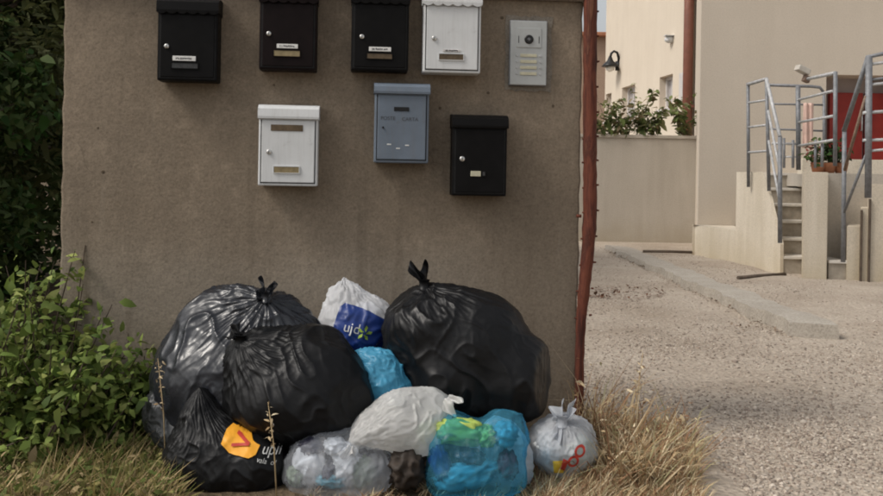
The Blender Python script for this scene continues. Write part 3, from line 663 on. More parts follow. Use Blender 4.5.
def tree(label, base, h, cr_, n, size, pal, group, clumps=26, trunk=.1, aspect=2.2, low=.25, name='tree'):
    e = empty(name, base); tag(e, label, 'tree', group)
    bm = bmesh.new(); top = Vector((random.uniform(-.2, .2), random.uniform(-.2, .2), h * .8)); mid = Vector((random.uniform(-.15, .15), random.uniform(-.15, .15), h * .4))
    add_tube(bm, [(0, 0, -.05), mid * .5, mid, (mid + top) / 2, top], [trunk, trunk * .85, trunk * .7, trunk * .45, trunk * .15], 9)
    C = []
    for k in range(clumps):
        z = h * random.uniform(low, 1); rr = cr_ * math.sqrt(max(.05, 1 - ((z / h - .6) / .5) ** 2)) * math.sqrt(random.uniform(.15, 1)); th = random.uniform(0, 2 * math.pi)
        c = Vector((rr * math.cos(th), rr * math.sin(th), z)); C.append(c)
        s = mid.lerp(top, min(1, max(0, (z / h - .35) * 1.4))); add_tube(bm, [s, (s + c) / 2 + Vector((0, 0, -.05)), c], [trunk * .3, trunk * .2, trunk * .06], 5, False)
    bm_obj('trunk', bm, 'bark', e)
    C = np.array(C); ci = rng.integers(0, len(C), n); dd = rng.normal(size=(n, 3)); dd /= np.linalg.norm(dd, axis=1)[:, None]
    P = C[ci] + dd * (rng.uniform(.2, 1, (n, 1)) ** .6) * cr_ * .36 * rng.uniform(.6, 1.2, len(C))[ci][:, None] * np.array([1, 1, .75]); P[:, 2] = np.maximum(P[:, 2], .03)
    cc = pick(pal, n) * rng.uniform(.6, 1.3, len(C))[ci][:, None]
    V, F, cl = leaves(P, size, cc, aspect=aspect); np_mesh('crown', V, F, 'leaf', e, cl)
    return e
DK = [(.04, .062, .018), (.06, .092, .026), (.085, .12, .038)]
OL = [(.11, .12, .045), (.14, .15, .06), (.08, .09, .03)]
MG = [(.035, .085, .018), (.05, .11, .025), (.07, .12, .03)]
gT = 'dark trees left of the wall'
tree('tall dark olive tree filling the top left corner, nearest of the trees', (-2.75, 5.4, 0), 3.3, 1.0, 16000, .075, OL, gT, 60, .08, 3.4, .28)
tree('dark evergreen tree growing against the left end of the wall', (-2.55, 4.6, 0), 1.75, .62, 14000, .06, DK + MG[:1], gT, 46, .05, 2.2, .08)
tree('tall shady tree further back behind the other left trees', (-3.9, 7.6, 0), 5.2, 2.2, 22000, .13, DK, gT, 70, .14, 2.2, .05)
tree('dense dark tree farthest behind the wall on the left', (-2.9, 9.6, 0), 5.4, 2.1, 22000, .14, DK, gT, 70, .13, 2.0, .04)
tree('broad dark bush at the left picture edge', (-3.3, 6.3, 0), 2.6, 1.2, 18000, .09, DK, gT, 60, .06, 2, .03)

def weed(label, base, h, n_stem, lean, nleaf, size, pal, group, spread=.12, cat='plant', name='weed_plant', droop=.0):
    e = empty(name, base); tag(e, label, cat, group); bm = bmesh.new(); P = []
    for k in range(n_stem):
        th = random.uniform(0, 2 * math.pi); b = Vector((random.uniform(-1, 1) * spread * .4, random.uniform(-1, 1) * spread * .4, -.01))
        hh = h * random.uniform(.35, 1.15); t = b + Vector((math.cos(th) * spread + lean[0], math.sin(th) * spread * .6 + lean[1], hh)); m = (b + t) / 2 + Vector((random.uniform(-.03, .03), random.uniform(-.03, .03), .04))
        add_tube(bm, [b, m, t], [.004, .003, .0015], 5, False)
        for q in range(nleaf):
            s = random.uniform(.12, 1); c = b * (1 - s) ** 2 + m * 2 * s * (1 - s) + t * s * s; P.append(c + Vector((random.gauss(0, .03), random.gauss(0, .03), random.gauss(0, .025))))
    bm_obj('stems', bm, 'stalk' if droop else 'bark', e)
    P = np.array(P); V, F, cl = leaves(P, size, pick(pal, len(P), .35), aspect=1.9, up=.35); np_mesh('foliage', V, F, 'leaf', e, cl, smooth=True)
    return e
WG = [(.11, .16, .035), (.16, .22, .05), (.22, .28, .07), (.07, .11, .025), (.27, .30, .09), (.21, .25, .07), (.15, .20, .05)]
gW = 'leafy weeds at the left foot of the wall'
wd = [((20, 440, 3.25), .62, 'tall leafy green weed at the far left below the dark trees'), ((55, 445, 3.2), .56, 'leafy green weed in front of the left wall corner'), ((85, 445, 3.22), .46, 'leafy green weed spreading over the lower left wall'), ((115, 448, 3.18), .30, 'low green weed between the tall weeds and the bags'),
      ((138, 440, 3.28), .36, 'small green weed growing up the wall beside the dark bags'), ((5, 455, 3.05), .5, 'bushy green weed cut off by the left picture edge'), ((42, 460, 3.0), .38, 'low bushy weed in the grass at left'), ((72, 458, 3.05), .34, 'short weed with yellowish leaves in front of the wall corner'), ((-25, 440, 3.3), .62, 'green weed partly outside the left edge')]
for (px, py, Y), h, lb in wd:
    p = at(px, py, Y); p.z = 0; weed(lb, p, h, 16 if h > .4 else 12, (0, 0), 52, .042, WG, gW, .19 if px < 100 else .10)
# ivy-like sprigs touching wall corner
p = at(70, 440, 3.36); p.z = 0; weed('thin climbing sprig reaching up the left wall edge', p, .66, 3, (.02, 0), 22, .05, WG, gW, .03)
# shrubs on the planter wall
for px, w_, hpx, lb, nn in ((606, 15, 28, 'green shrub in the planter nearest the rusty pole', 500), (620, 14, 30, 'leafy shrub second from the pole on the planter wall', 550), (641, 18, 40, 'tall rounded shrub in the middle of the planter wall', 800), (655, 10, 24, 'small shrub right of the tall planter shrub', 300), (684, 17, 38, 'spreading shrub in front of the brown downpipe', 650)):
    b = at(px, 137, GWY + .1); b.z = zg - .02
    weed(lb, b, hpx * GWY / FPX * 1.12, 10, (0, 0), nn // 22, .10, [(.13, .17, .055), (.18, .21, .08), (.10, .13, .045), (.25, .24, .12), (.22, .17, .09)], 'shrubs on the planter wall', w_ * GWY / FPX, 'shrub', 'shrub')
# terrace pot plants
for px, lb, pal in ((818, 'small potted plant with pink flowers on the terrace edge', [(.06, .11, .03), (.09, .14, .04), (.45, .16, .14)]), (829, 'leafy green potted plant behind the terrace railing post', [(.03, .07, .02), (.05, .1, .03)]), (841, 'dark green potted plant beside the side stairs railing', [(.03, .06, .02), (.05, .08, .03)])):
    b = at(px, 164, 10.05); e = weed(lb, b, .26, 8, (0, 0), 20, .06, pal, 'potted plants on the terrace', .09, 'plant', 'potted_plant')
    tube('pot', [(0, 0, -.10), (0, 0, .0), (0, 0, .012)], [.055, .075, .08], 'terracotta', e, 14)

# ============================================================ KERB, RODS, GRAVEL
k0, k1 = gnd(604, 249), gnd(788, 334.5); k2, k3 = gnd(838, 338), gnd(628, 249.5)
bm = bmesh.new(); N = 40; R0 = []
kr = random.Random(5)
for i in range(N + 1):
    s = i / N; l, r = k0.lerp(k1, s), k3.lerp(k2, s); j = kr.uniform(-.03, .03); zt_ = .055 + .02 * s + .008 * math.sin(i * .7) * s
    if i == N: j = 0
    R0.append([bm.verts.new((l.x + j, l.y, -.03)), bm.verts.new((l.x + j + .008, l.y, zt_)), bm.verts.new((r.x + j, r.y, zt_ - .02 * (1 - s))), bm.verts.new((r.x + j + .01, r.y, -.03))])
for a_, b_ in zip(R0, R0[1:]):
    for q in range(3): bm.faces.new((a_[q], a_[q + 1], b_[q + 1], b_[q]))
bm.faces.new(R0[0]); bm.faces.new(R0[-1][::-1]); bmesh.ops.recalc_face_normals(bm, faces=bm.faces[:])
tag(bm_obj('kerb_strip', bm, 'kerb_concrete'), kind='structure')
for (x0, y0, x1, y1, lb) in ((643, 252.5, 692, 253.5, 'dark timber batten lying before the low wall end'), (738, 279.5, 785, 276, 'dark timber batten lying on gravel before the stairs')):
    a, b = gnd(x0, y0), gnd(x1, y1); e = tag(tube('timber_batten', [a + Vector((0, 0, .016)), (a + b) / 2 + Vector((0, 0, .02)), b + Vector((0, 0, .016))], .02, 'timber', None, 6), lb, 'batten', 'battens on the gravel')
def stones(name, P, size, pal, kind='stuff', lab=None):
    n = len(P); ico = np.array([(0, 0, 1), (.89, 0, .45), (.28, .85, .45), (-.72, .53, .45), (-.72, -.53, .45), (.28, -.85, .45), (.72, .53, -.45), (-.28, .85, -.45), (-.89, 0, -.45), (-.28, -.85, -.45), (.72, -.53, -.45), (0, 0, -1)])
    fc = np.array([(0, 1, 2), (0, 2, 3), (0, 3, 4), (0, 4, 5), (0, 5, 1), (1, 6, 2), (2, 7, 3), (3, 8, 4), (4, 9, 5), (5, 10, 1), (2, 6, 7), (3, 7, 8), (4, 8, 9), (5, 9, 10), (1, 10, 6)])
    s = size * rng.lognormal(0, .35, (n, 1, 1)); sq = rng.uniform(.6, 1.2, (n, 1, 3)) * np.array([1, 1, .62]); th = rng.uniform(0, 6.28, n)
    X = ico[None] * sq * s * rng.uniform(.8, 1.2, (n, 12, 1)); c, si = np.cos(th)[:, None], np.sin(th)[:, None]
    X = np.stack([X[..., 0] * c - X[..., 1] * si, X[..., 0] * si + X[..., 1] * c, X[..., 2]], -1) + P[:, None, :]
    F = (np.arange(n)[:, None, None] * 12 + fc[None]).reshape(-1, 3); o = np_mesh(name, X.reshape(-1, 3), F, 'stone', None, np.repeat(pick(pal, n, .22), 12, axis=0)); tag(o, lab, 'gravel', None, kind); return o
def drive_pts(n, ymin, ymax, x0f, x1):
    Y = ymin * (ymax / ymin) ** rng.uniform(0, 1, n); px = rng.uniform(0, 1, n); xl_ = x0f; X = xl_ + (x1 * Y - xl_) * px
    return X, Y
X, Y = drive_pts(60000, 2.75, 13.5, .62, .50); 
dn = np.sin(X * 2.1 + 1.3 * np.sin(Y * 1.4)) * np.sin(Y * 1.9 + .8) + .5 * np.sin(X * 4.7 - Y * 3.1)
keep = (dn > rng.uniform(-.8, 2.9, len(X))) & ~((X < .95) & (Y < 4.0)); X, Y = X[keep], Y[keep]
stones('gravel', np.stack([X, Y, gz(X, Y) + .002], 1), .0050, [(.36, .30, .245), (.42, .36, .30), (.28, .225, .18), (.48, .42, .355), (.24, .195, .16)], lab='loose pale gravel scattered over the drive')
# dark flecks in place of the kerb's shadow line; dirt patch and leaf litter
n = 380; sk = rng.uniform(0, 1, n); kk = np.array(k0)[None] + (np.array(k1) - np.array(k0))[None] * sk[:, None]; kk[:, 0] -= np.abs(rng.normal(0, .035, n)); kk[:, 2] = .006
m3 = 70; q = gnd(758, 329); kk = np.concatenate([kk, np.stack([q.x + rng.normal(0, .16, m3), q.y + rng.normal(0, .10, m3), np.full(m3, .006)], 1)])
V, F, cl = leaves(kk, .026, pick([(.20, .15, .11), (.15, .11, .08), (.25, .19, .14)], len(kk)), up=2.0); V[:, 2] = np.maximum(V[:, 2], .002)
tag(np_mesh('litter_and_shade_flecks', V, F, 'leaf', None, cl), 'dark flecks laid as shade along the left kerb edge, plus a dirt patch', 'leaf litter', None, 'stuff')
n = 500; th = rng.uniform(0, 6.28, n); rr = np.sqrt(rng.uniform(0, 1, n)); q = gnd(612, 292); X, Y = q.x - .1 + rr * np.cos(th) * .55, q.y + rr * np.sin(th) * .5
V, F, cl = leaves(np.stack([X, Y, gz(X, Y) + .008], 1), .035, pick([(.16, .08, .05), (.2, .11, .07), (.12, .07, .045)], n), up=2.0)
V[:, 2] = np.maximum(V[:, 2], .003); tag(np_mesh('litter_and_shade_flecks', V, F, 'leaf', None, cl), 'reddish brown leaf litter on the drive beside the pole', 'leaf litter', None, 'stuff')

# ============================================================ GRASS
def blades(P, h, wid, lean, pal, rs=None, droop=.35):
    n = len(P); th = rng.uniform(0, 6.28, n); L = lean * np.sqrt(rng.uniform(0, 1, n)); hh = h * rng.uniform(.5, 1.2, n)
    d = np.stack([np.cos(th) * L, np.sin(th) * L, np.ones(n)], 1); d /= np.linalg.norm(d, axis=1)[:, None]
    s = np.stack([-np.sin(th + .8), np.cos(th + .8), np.zeros(n)], 1); w = (wid * rng.uniform(.6, 1.4, n))[:, None]
    out = np.stack([np.cos(th), np.sin(th), np.zeros(n)], 1); hh = hh[:, None]; dr = (droop * rng.uniform(0, 1.6, n))[:, None]
    p1 = P + d * hh * .5 + out * hh * dr * .12; p2 = P + d * hh * (1 - dr * .25) + out * hh * dr * .5 - np.array([0, 0, 1]) * hh * dr * .25
    V = np.stack([P - s * w, P + s * w, p1 - s * w * .8, p1 + s * w * .8, p2], 1).reshape(-1, 3); k = np.arange(n)[:, None] * 5
    F = np.concatenate([k + np.array([[0, 1, 3]]), k + np.array([[0, 3, 2]]), k + np.array([[2, 3, 4]])])
    return V, F, np.repeat(pick(pal, n, .3), 5, axis=0)
DRY = [(.48, .36, .21), (.58, .46, .29), (.38, .26, .14), (.64, .54, .37), (.29, .18, .10), (.40, .36, .20), (.33, .19, .11)]
def clumped(cl, per):
    P, Hh = [], []
    for (x, y, r, h) in cl:
        k = int(per * (r / .05)); a = rng.uniform(0, 6.28, k); q = np.sqrt(rng.uniform(0, 1, k)) * r; P.append(np.stack([x + q * np.cos(a), y + q * np.sin(a), np.full(k, -.004)], 1)); Hh.append(np.full(k, h))
    return np.concatenate(P), np.concatenate(Hh)
cl = []
for k in range(75):
    px = random.uniform(585, 690); py = random.uniform(432, 492)
    e_ = abs((px - 634) / 54); 
    if e_ ** 2 + ((py - 462) / 34) ** 2 > 1.15: continue
    p = gnd(px, py); cl.append((p.x, p.y, random.uniform(.04, .07), random.uniform(.16, .27) * (1.08 - .45 * e_)))
for k in range(16): p = gnd(random.uniform(572, 612), random.uniform(430, 448)); cl.append((p.x, p.y, .03, random.uniform(.2, .42)))
P, Hh = clumped(cl, 38); V, F, c = blades(P, Hh * rng.uniform(.35, 1.25, len(P)), .0026, .95, DRY, droop=.7)
Pl = P[::9] + np.stack([rng.normal(0, .03, len(P[::9])), rng.normal(0, .03, len(P[::9])), Hh[::9] * rng.uniform(.35, .95, len(P[::9]))], 1); V2, F2, c2 = leaves(Pl, .022, pick(DRY, len(Pl), .3), aspect=3.2, up=.1); V, F, c = np.concatenate([V, V2]), np.concatenate([F, F2 + len(V)]), np.concatenate([c, c2])
tag(np_mesh('dry_grass', V, F, 'grass_blade', None, c), 'golden dry grass tussock right of the bags', 'grass', None, 'stuff')
cl = []
for k in range(150):
    p = gnd(random.uniform(530, 688), random.uniform(462, 520)); cl.append((p.x, p.y, .06, random.uniform(.03, .10)))
for k in range(60):
    p = gnd(random.uniform(300, 560), random.uniform(485, 530)); cl.append((p.x, p.y, .05, random.uniform(.02, .06)))
P, Hh = clumped(cl, 42); V, F, c = blades(P, Hh, .002, 1.3, DRY); tag(np_mesh('dry_grass', V, F, 'grass_blade', None, c), 'short flattened dry grass in front of the bags', 'grass', None, 'stuff')
MIX = [(.26, .21, .08), (.38, .29, .14), (.17, .18, .05), (.12, .16, .04), (.46, .35, .19), (.32, .22, .11)]
cl = []
for k in range(260):
    p = gnd(random.uniform(-40, 172), random.uniform(440, 535)); cl.append((p.x, p.y, .055, random.choice((.03, .05, .08, .12, .17)) * random.uniform(.7, 1.2)))
P, Hh = clumped(cl, 46); V, F, c = blades(P, Hh, .0026, 1.2, MIX)
n2 = 3400; Pl = np.array([gnd(x, y)[:] for x, y in zip(rng.uniform(-40, 172, n2), rng.uniform(442, 535, n2))]); Pl[:, 2] = rng.uniform(.01, .085, n2); V2, F2, c2 = leaves(Pl, .030, pick([(.15, .16, .05), (.22, .19, .07), (.09, .12, .03), (.34, .26, .14), (.24, .22, .08), (.12, .15, .04)], n2, .3), aspect=2.3, up=.25); V2[:, 2] = np.maximum(V2[:, 2], .002); V, F, c = np.concatenate([V, V2]), np.concatenate([F, F2 + len(V)]), np.concatenate([c, c2])
tag(np_mesh('grass', V, F, 'grass_blade', None, c), 'short green and straw coloured grass at the bottom left', 'grass', None, 'stuff')
for (x0, y0, x1, y1, Yc, lb) in ((626, 425, 643, 352, 3.25, 'single dry seed stalk rising above the right tussock'), (277, 492, 268, 402, 2.72, 'thin dry stalk standing before the black bags'), (166, 470, 158, 360, 2.95, 'pale dry stalk leaning beside the charcoal bag')):
    a, b = at(x0, y0, Yc), at(x1, y1, Yc); a.z = min(a.z, 0.0) if y0 > 430 else 0.0
    e = empty('dry_stalk', a); tag(e, lb, 'stalk', 'dry stalks'); tube('stem', [(0, 0, 0), (b - a) * .55 + Vector((.006, 0, 0)), b - a], [.0024, .002, .001], 'stalk', e, 5)
    Pn = np.array([(b - a) * random.uniform(.55, 1.0) for _ in range(26)]) + rng.normal(size=(26, 3)) * .006
    V, F, c = leaves(Pn, .018, pick(DRY[:4], 26), aspect=3); tag(np_mesh('seed_head', V, F, 'grass_blade', e, c), kind='stuff')

# ============================================================ RUBBISH BAGS (sheet relaxed over lumpy contents)
_ico = {}
def ico(sub):
    if sub not in _ico:
        bm = bmesh.new(); bmesh.ops.create_icosphere(bm, subdivisions=sub, radius=1); bm.verts.ensure_lookup_table()
        V = np.array([v.co[:] for v in bm.verts]); F = np.array([[v.index for v in f.verts] for f in bm.faces]); E = np.array([[v.index for v in e.verts] for e in bm.edges])
        bm.free(); _ico[sub] = (V, F, E)
    return _ico[sub]
def perlin(P, seed=0):
    P = P + seed * 17.31; I = np.floor(P).astype(np.int64); f = P - I; w = f * f * f * (f * (f * 6 - 15) + 10); out = 0
    for dx in (0, 1):
        for dy in (0, 1):
            for dz in (0, 1):
                h = ((I[:, 0] + dx) * 73856093) ^ ((I[:, 1] + dy) * 19349663) ^ ((I[:, 2] + dz) * 83492791); h = (h ^ (h >> 13)) * 1274126177 & 0x7fffffff
                a = h % 1000 / 1000 * 6.2832; z = (h // 1000) % 1000 / 500 - 1; r = np.sqrt(np.maximum(0, 1 - z * z))
                d = r * np.cos(a) * (f[:, 0] - dx) + r * np.sin(a) * (f[:, 1] - dy) + z * (f[:, 2] - dz)
                out = out + d * (w[:, 0] if dx else 1 - w[:, 0]) * (w[:, 1] if dy else 1 - w[:, 1]) * (w[:, 2] if dz else 1 - w[:, 2])
    return out * 1.5
def ridge(x, p=1.0): return (1 - np.clip(np.abs(x) * 2.2, 0, 1)) ** p
def sdf(P, L):
    d = np.full(len(P), 1e9)
    for c, r in L:
        q = (P - c) / r; k0 = np.linalg.norm(q, axis=1) + 1e-9; k1 = np.linalg.norm(q / r, axis=1) + 1e-9; d = np.minimum(d, k0 * (k0 - 1) / k1)
    return d
def lump(px, py, rx, ry, Y, dy=None):
    c = at(px, py, Y); s = Y / FPX; return (np.array(c), np.array((rx * s, (dy if dy else (rx + ry) / 2 * s), ry * s)))
def relax_bag(lumps, knot, seed, sub=7, extra=16, extra_r=.06, cone=.8, pleat=1.0, fold=1.0, crumple=1.0, freq=1.0, smooth=50, neck=1.5, facets=20, slack=(.88, .98)):
    """film hull over lumpy contents, gathered at the knot, with pleats, draping folds and creases"""
    rs = np.random.default_rng(seed); D, F, E = ico(sub); n = len(D); i, j = E.T; cnt = np.bincount(E.ravel(), minlength=n) + 0.0
    L = list(lumps); cen = np.mean([l[0] for l in L], axis=0)
    if extra:
        dirs = rs.normal(size=(extra, 3)); dirs /= np.linalg.norm(dirs, axis=1)[:, None]
        for d in dirs:
            b = lumps[rs.integers(len(lumps))]; er = extra_r * rs.uniform(.5, 1.25); p = b[0] + d * b[1] * .98 - d * er * .66; L.append((p, np.array([er * rs.uniform(.5, 1.3), er * rs.uniform(.5, 1.3), er * rs.uniform(.6, 1.2)])))
    t = np.full(n, 1.4)
    for _ in range(40): t = np.maximum(t - sdf(cen + D * t[:, None], L) * .85, .01)
    avg = lambda x: (np.bincount(i, x[j], n) + np.bincount(j, x[i], n)) / cnt
    sm = int(smooth * (4.0 ** (sub - 7)) + 6)
    for _ in range(sm): t = np.maximum(t, avg(t))
    for _ in range(max(3, sm // 3)): t = avg(t)
    for _ in range(facets):     # slack film hangs in flat planes between hard points
        nn = rs.normal(size=3); nn /= np.linalg.norm(nn); dn = D @ nn; ok = dn > .25; sup = (t * dn).max() * rs.uniform(*slack)
        t[ok] = np.minimum(t[ok], sup / dn[ok])
    for _ in range(max(2, int(5 * 4.0 ** (sub - 7)))): t = avg(t)
    P = cen + D * t[:, None]; Rm = t.mean()
    kn = np.array(knot); kd = kn - cen; kd /= np.linalg.norm(kd); ang = np.arccos(np.clip(D @ kd, -1, 1))
    u = np.cross(kd, [.3, .9, .2]); u /= np.linalg.norm(u); v = np.cross(kd, u); phi = np.arctan2(D @ v, D @ u)
    w = np.clip(1 - ang / cone, 0, 1) ** neck
    P = P + (kn - P) * w[:, None]
    # surface normal
    def normals(P):
        fn = np.cross(P[F[:, 1]] - P[F[:, 0]], P[F[:, 2]] - P[F[:, 0]]); N = np.stack([sum(np.bincount(F[:, k], fn[:, a], n) for k in range(3)) for a in range(3)], 1)
        return N / (np.linalg.norm(N, axis=1)[:, None] + 1e-12)
    N = normals(P)
    Q = (P - cen) / Rm * freq; wq = np.stack([perlin(Q * 1.3, seed + k) for k in range(3)], 1)
    rad = np.sin(np.clip(ang, 0, 1.57))
    ring = lambda k, m: np.stack([k * np.cos(phi), k * np.sin(phi), m * ang], 1) + wq * 1.5
    # gathers fanning from the knot
    g1 = ridge(perlin(ring(5.5, .5), seed + 5), 1.3); g2 = ridge(perlin(ring(10, .8), seed + 6), 1.2)
    fan = np.exp(-(ang / (cone * 1.05)) ** 2) * np.clip(ang / .12, 0, 1)
    h = pleat * fan * (.075 * g1 + .035 * g2 - .04) * np.clip(np.linalg.norm(P - kn, axis=1) / (Rm * .5), .12, 1)
    # long draping folds running down from the knot, then patchy creases
    patch = np.clip(.5 + 1.6 * perlin(Q * 1.1, seed + 9), 0, 1.3)
    g3 = ridge(perlin(ring(3.4, 1.0) + wq * .5, seed + 11), 2.0)
    h += fold * .05 * (g3 - .35) * patch * np.exp(-ang / 2.2)
    g4 = ridge(perlin(Q * np.array([2.6, 2.6, 1.8]) + wq * 1.2, seed + 13), 2.4)
    h += fold * .045 * (g4 - .3) * np.clip(1.1 - patch, 0, 1)
    K = 70; S = D[rs.integers(0, n, K)] ; an = 1 + rs.uniform(-.3, .3, K); DW = D + wq * .10
    f1 = np.full(n, 9.0); f2 = np.full(n, 9.0)
    for k in range(K):
        dd = np.linalg.norm((DW - S[k]) * np.array([1, 1, .75]), axis=1) * an[k]; m = dd < f1; f2 = np.where(m, f1, np.minimum(f2, dd)); f1 = np.where(m, dd, f1)
    h += crumple * .06 * (f1 - f1.mean()) + crumple * .014 * (ridge((f2 - f1) * 2.5, 2.0) - .15)
    h += crumple * .011 * (ridge(perlin(Q * 5.5 + wq * 2.5, seed + 15), 1.6) - .4) * (.3 + patch) + crumple * .003 * ridge(perlin(Q * 12 + wq * 4, seed + 17), 1.4)
    P = P + N * (h * Rm)[:, None]
    # sag, then rest on the ground and against the wall
    P[:, 2] = np.maximum(P[:, 2], .004 + .002 * (perlin(Q * 6, seed) + 1))
    nwx, nwy = -math.sin(WYAW), math.cos(WYAW); ov = np.clip((P[:, 0] - WX0) * nwx + (P[:, 1] - WY0) * nwy + .006, 0, None); P[:, 0] -= ov * nwx; P[:, 1] -= ov * nwy
    for k in (.2,):
        P = P + np.stack([(avg(P[:, a]) - P[:, a]) for a in range(3)], 1) * k
    return P, F
def ear(name, base, direc, L, w0, w1, mat, parent, seed, folds=3):
    r = random.Random(seed); d = Vector(direc).normalized(); s = d.cross(Vector((0, -1, .3))).normalized(); nn = s.cross(d); V, F = [], []; NU, NV = 14, 19
    for a in range(NU):
        t = a / (NU - 1); wid = w0 + (w1 - w0) * t ** .8
        for b in range(NV):
            q = b / (NV - 1) * 2 - 1
            cut = 1 - .45 * abs(math.sin(q * 2.1 + seed)) ** 1.5
            p = Vector(base) + d * (L * t * cut) + s * (q * wid * (1 + .25 * math.sin(t * 5 + seed))) + nn * (math.sin(q * folds * 2.2 + seed + t * 2.5) * (.005 + .012 * t) + .02 * t * t * math.sin(seed * 3 + q * 2)) + s * (.03 * t * t * math.sin(seed * 2.3 + 1))
            V.append(p[:]); 
            if a < NU - 1 and b < NV - 1: k = a * NV + b; F.append((k, k + 1, k + NV + 1, k + NV))
    o = np_mesh(name, V, F, mat, parent, smooth=True); m = o.modifiers.new('s', 'SOLIDIFY'); m.thickness = .0015; m2 = o.modifiers.new('u', 'SUBSURF'); m2.levels = m2.render_levels = 1; return o
def make_bag(name, label, lumps, knot, mat, seed, cat='bag', ears=(), group='rubbish bags heaped against the wall', sub_levels=0, **kw):
    kn = at(*knot); P, F = relax_bag(lumps, kn, seed, **kw)
    base = Vector((P[:, 0].mean(), P[:, 1].mean(), P[:, 2].min())); e = empty(name, base); tag(e, label, cat, group)
    o = np_mesh('film', P - np.array(base), F, mat, e, smooth=True)
    if sub_levels: m = o.modifiers.new('u', 'SUBSURF'); m.levels = 1; m.render_levels = 1
    if ears:
        bm = bmesh.new(); add_tube(bm, [kn - base + Vector((0, 0, -.02)), kn - base + Vector((0, 0, 0)), kn - base + Vector((0, 0, .015))], [.02, .016, .02], 10); bm_obj('knot', bm, mat, e, True)
    for k, (dx, dy, dz, L, w0, w1) in enumerate(ears): ear('tie_ear', kn - base, (dx, dy, dz), L, w0, w1, mat, e, seed + k * 1.7)
    bag_tree = BVHTree.FromPolygons([Vector(p) for p in (P - np.array(base)).tolist()], F.tolist())
    return e, bag_tree, base
def stick(me, tree_, base, px, py, Y, rot, name, mat, parent, lift=.0025, sub=.008):
    """wrap a flat print (mesh in xy, metres) on to the film around a point"""
    bm = bmesh.new(); bm.from_mesh(me); bmesh.ops.triangulate(bm, faces=bm.faces[:])
    for _ in range(5):
        lg = [e for e in bm.edges if e.calc_length() > sub]
        if not lg: break
        bmesh.ops.subdivide_edges(bm, edges=lg, cuts=1); bmesh.ops.triangulate(bm, faces=bm.faces[:])
    c = at(px, py, Y); cs, sn = math.cos(rot), math.sin(rot); last = None; bad = []
    for v in bm.verts:
        x, z = v.co.x * cs - v.co.y * sn, v.co.x * sn + v.co.y * cs; o = Vector((c.x + x, c.y - 1, c.z + z)) - base
        hit = tree_.ray_cast(o, Vector((0, 1, 0)))
        if hit[0] is None: bad.append(v); continue
        nrm_ = hit[1] if hit[1].y < 0 else -hit[1]; v.co = hit[0] + Vector((0, -lift, 0)) + nrm_ * lift * .3
    bmesh.ops.delete(bm, geom=bad, context='VERTS')
    return bm_obj(name, bm, mat, parent, True)
def poly_me(pts):
    me = bpy.data.meshes.new('p'); me.from_pydata([(x, y, 0) for x, y in pts], [], [tuple(range(len(pts)))]); return me
def junk(name, label, px, py, Y, rx, ry, rd, mat, seed, rot=0, group=None, cat='packet', boxy=1.0):
    """crumpled packet: noisy faceted superellipsoid"""
    rs = np.random.default_rng(seed); D, F, E = ico(4); s = Y / FPX
    q = np.abs(D) ** (2 * boxy); k = (q.sum(1)) ** (-1 / (2 * boxy)); X = D * k[:, None]; ax = rs.normal(size=(5, 3)); ph = rs.uniform(0, 6.28, 5)
    X = X * (1 + .10 * sum(np.abs(np.sin((D @ ax[i]) * 4 + ph[i])) - .6 for i in range(5)) / 2 + .35 * (ridge(perlin(D * 1.7, seed % 97), 1.2) - .5) + .16 * ridge(perlin(D * 4, seed % 89), 1.3))[:, None] * np.array([rx * s, rd, ry * s]); c, si = math.cos(rot), math.sin(rot)
    X = np.stack([X[:, 0] * c - X[:, 2] * si, X[:, 1], X[:, 0] * si + X[:, 2] * c], 1); p = at(px, py, Y); p.z = max(p.z, -X[:, 2].min() + .006)
    o = np_mesh(name, X, F, mat, None, smooth=True); o.location = p; tag(o, label, cat, group); return o

def small(**k): d = dict(sub=6, extra=9, extra_r=.035); d.update(k); return d
# 1 charcoal bag at the back left
make_bag('rubbish_bag', 'large shiny charcoal bag at the back left of the heap', [lump(243, 385, 90, 72, 3.12, .20), lump(236, 334, 62, 50, 3.16, .17), lump(198, 378, 46, 56, 3.15, .16), lump(285, 342, 42, 48, 3.15, .15)], (266, 296, 3.06), 'film_charcoal', 11, crumple=.45, fold=.8, pleat=.8, extra=8, smooth=70,
         ears=((-.8, -.3, .25, .04, .016, .035), (.8, -.3, .1, .04, .016, .03)))
# 6 big black bag on the right
e6, t6, b6 = make_bag('rubbish_bag', 'biggest black bag, at the right, with its tied end sticking up', [lump(427, 327, 50, 43, 3.15, .17), lump(470, 345, 60, 55, 3.15, .18), lump(514, 378, 48, 44, 3.12, .16), lump(448, 374, 56, 48, 3.12, .17), lump(458, 308, 36, 25, 3.18, .13)], (424, 284, 3.14), 'film_black', 23, crumple=.32, fold=.75, extra=4, smooth=80, pleat=.5, facets=22, slack=(.88, .975),
         ears=((-.2, 0, 1, .085, .014, .03),))
# 4 white bag behind
for (px, py, rx, ry, mt, lb) in ((352, 338, 22, 24, 'packet_white', 'white packet inside the back white bag'), (366, 318, 14, 14, 'packet_grey', 'greyish packet near the top of the back white bag')):
    junk('packet', lb, px, py, 3.24, rx, ry, .06, mt, int(px + py), .1, 'rubbish inside the back white bag')
e4, t4, b4 = make_bag('carrier_bag', 'white translucent bag at the back with a dark blue print', [lump(350, 335, 36, 40, 3.24, .11), lump(346, 305, 22, 24, 3.26, .08), lump(368, 320, 26, 24, 3.24, .09)], (343, 277, 3.27), 'film_white', 37, **small(cone=.9, fold=1.8, crumple=.6, extra=4, smooth=80, facets=14))
me = poly_me([(-.075, .06), (-.06, .075), (.02, .062), (.085, .035), (.105, -.02), (.10, -.10), (-.07, -.10), (-.085, .0)]); pb4 = stick(me, t4, b4, 358, 331, 3.1, -.12, 'blue_print', 'packet_blue', e4)
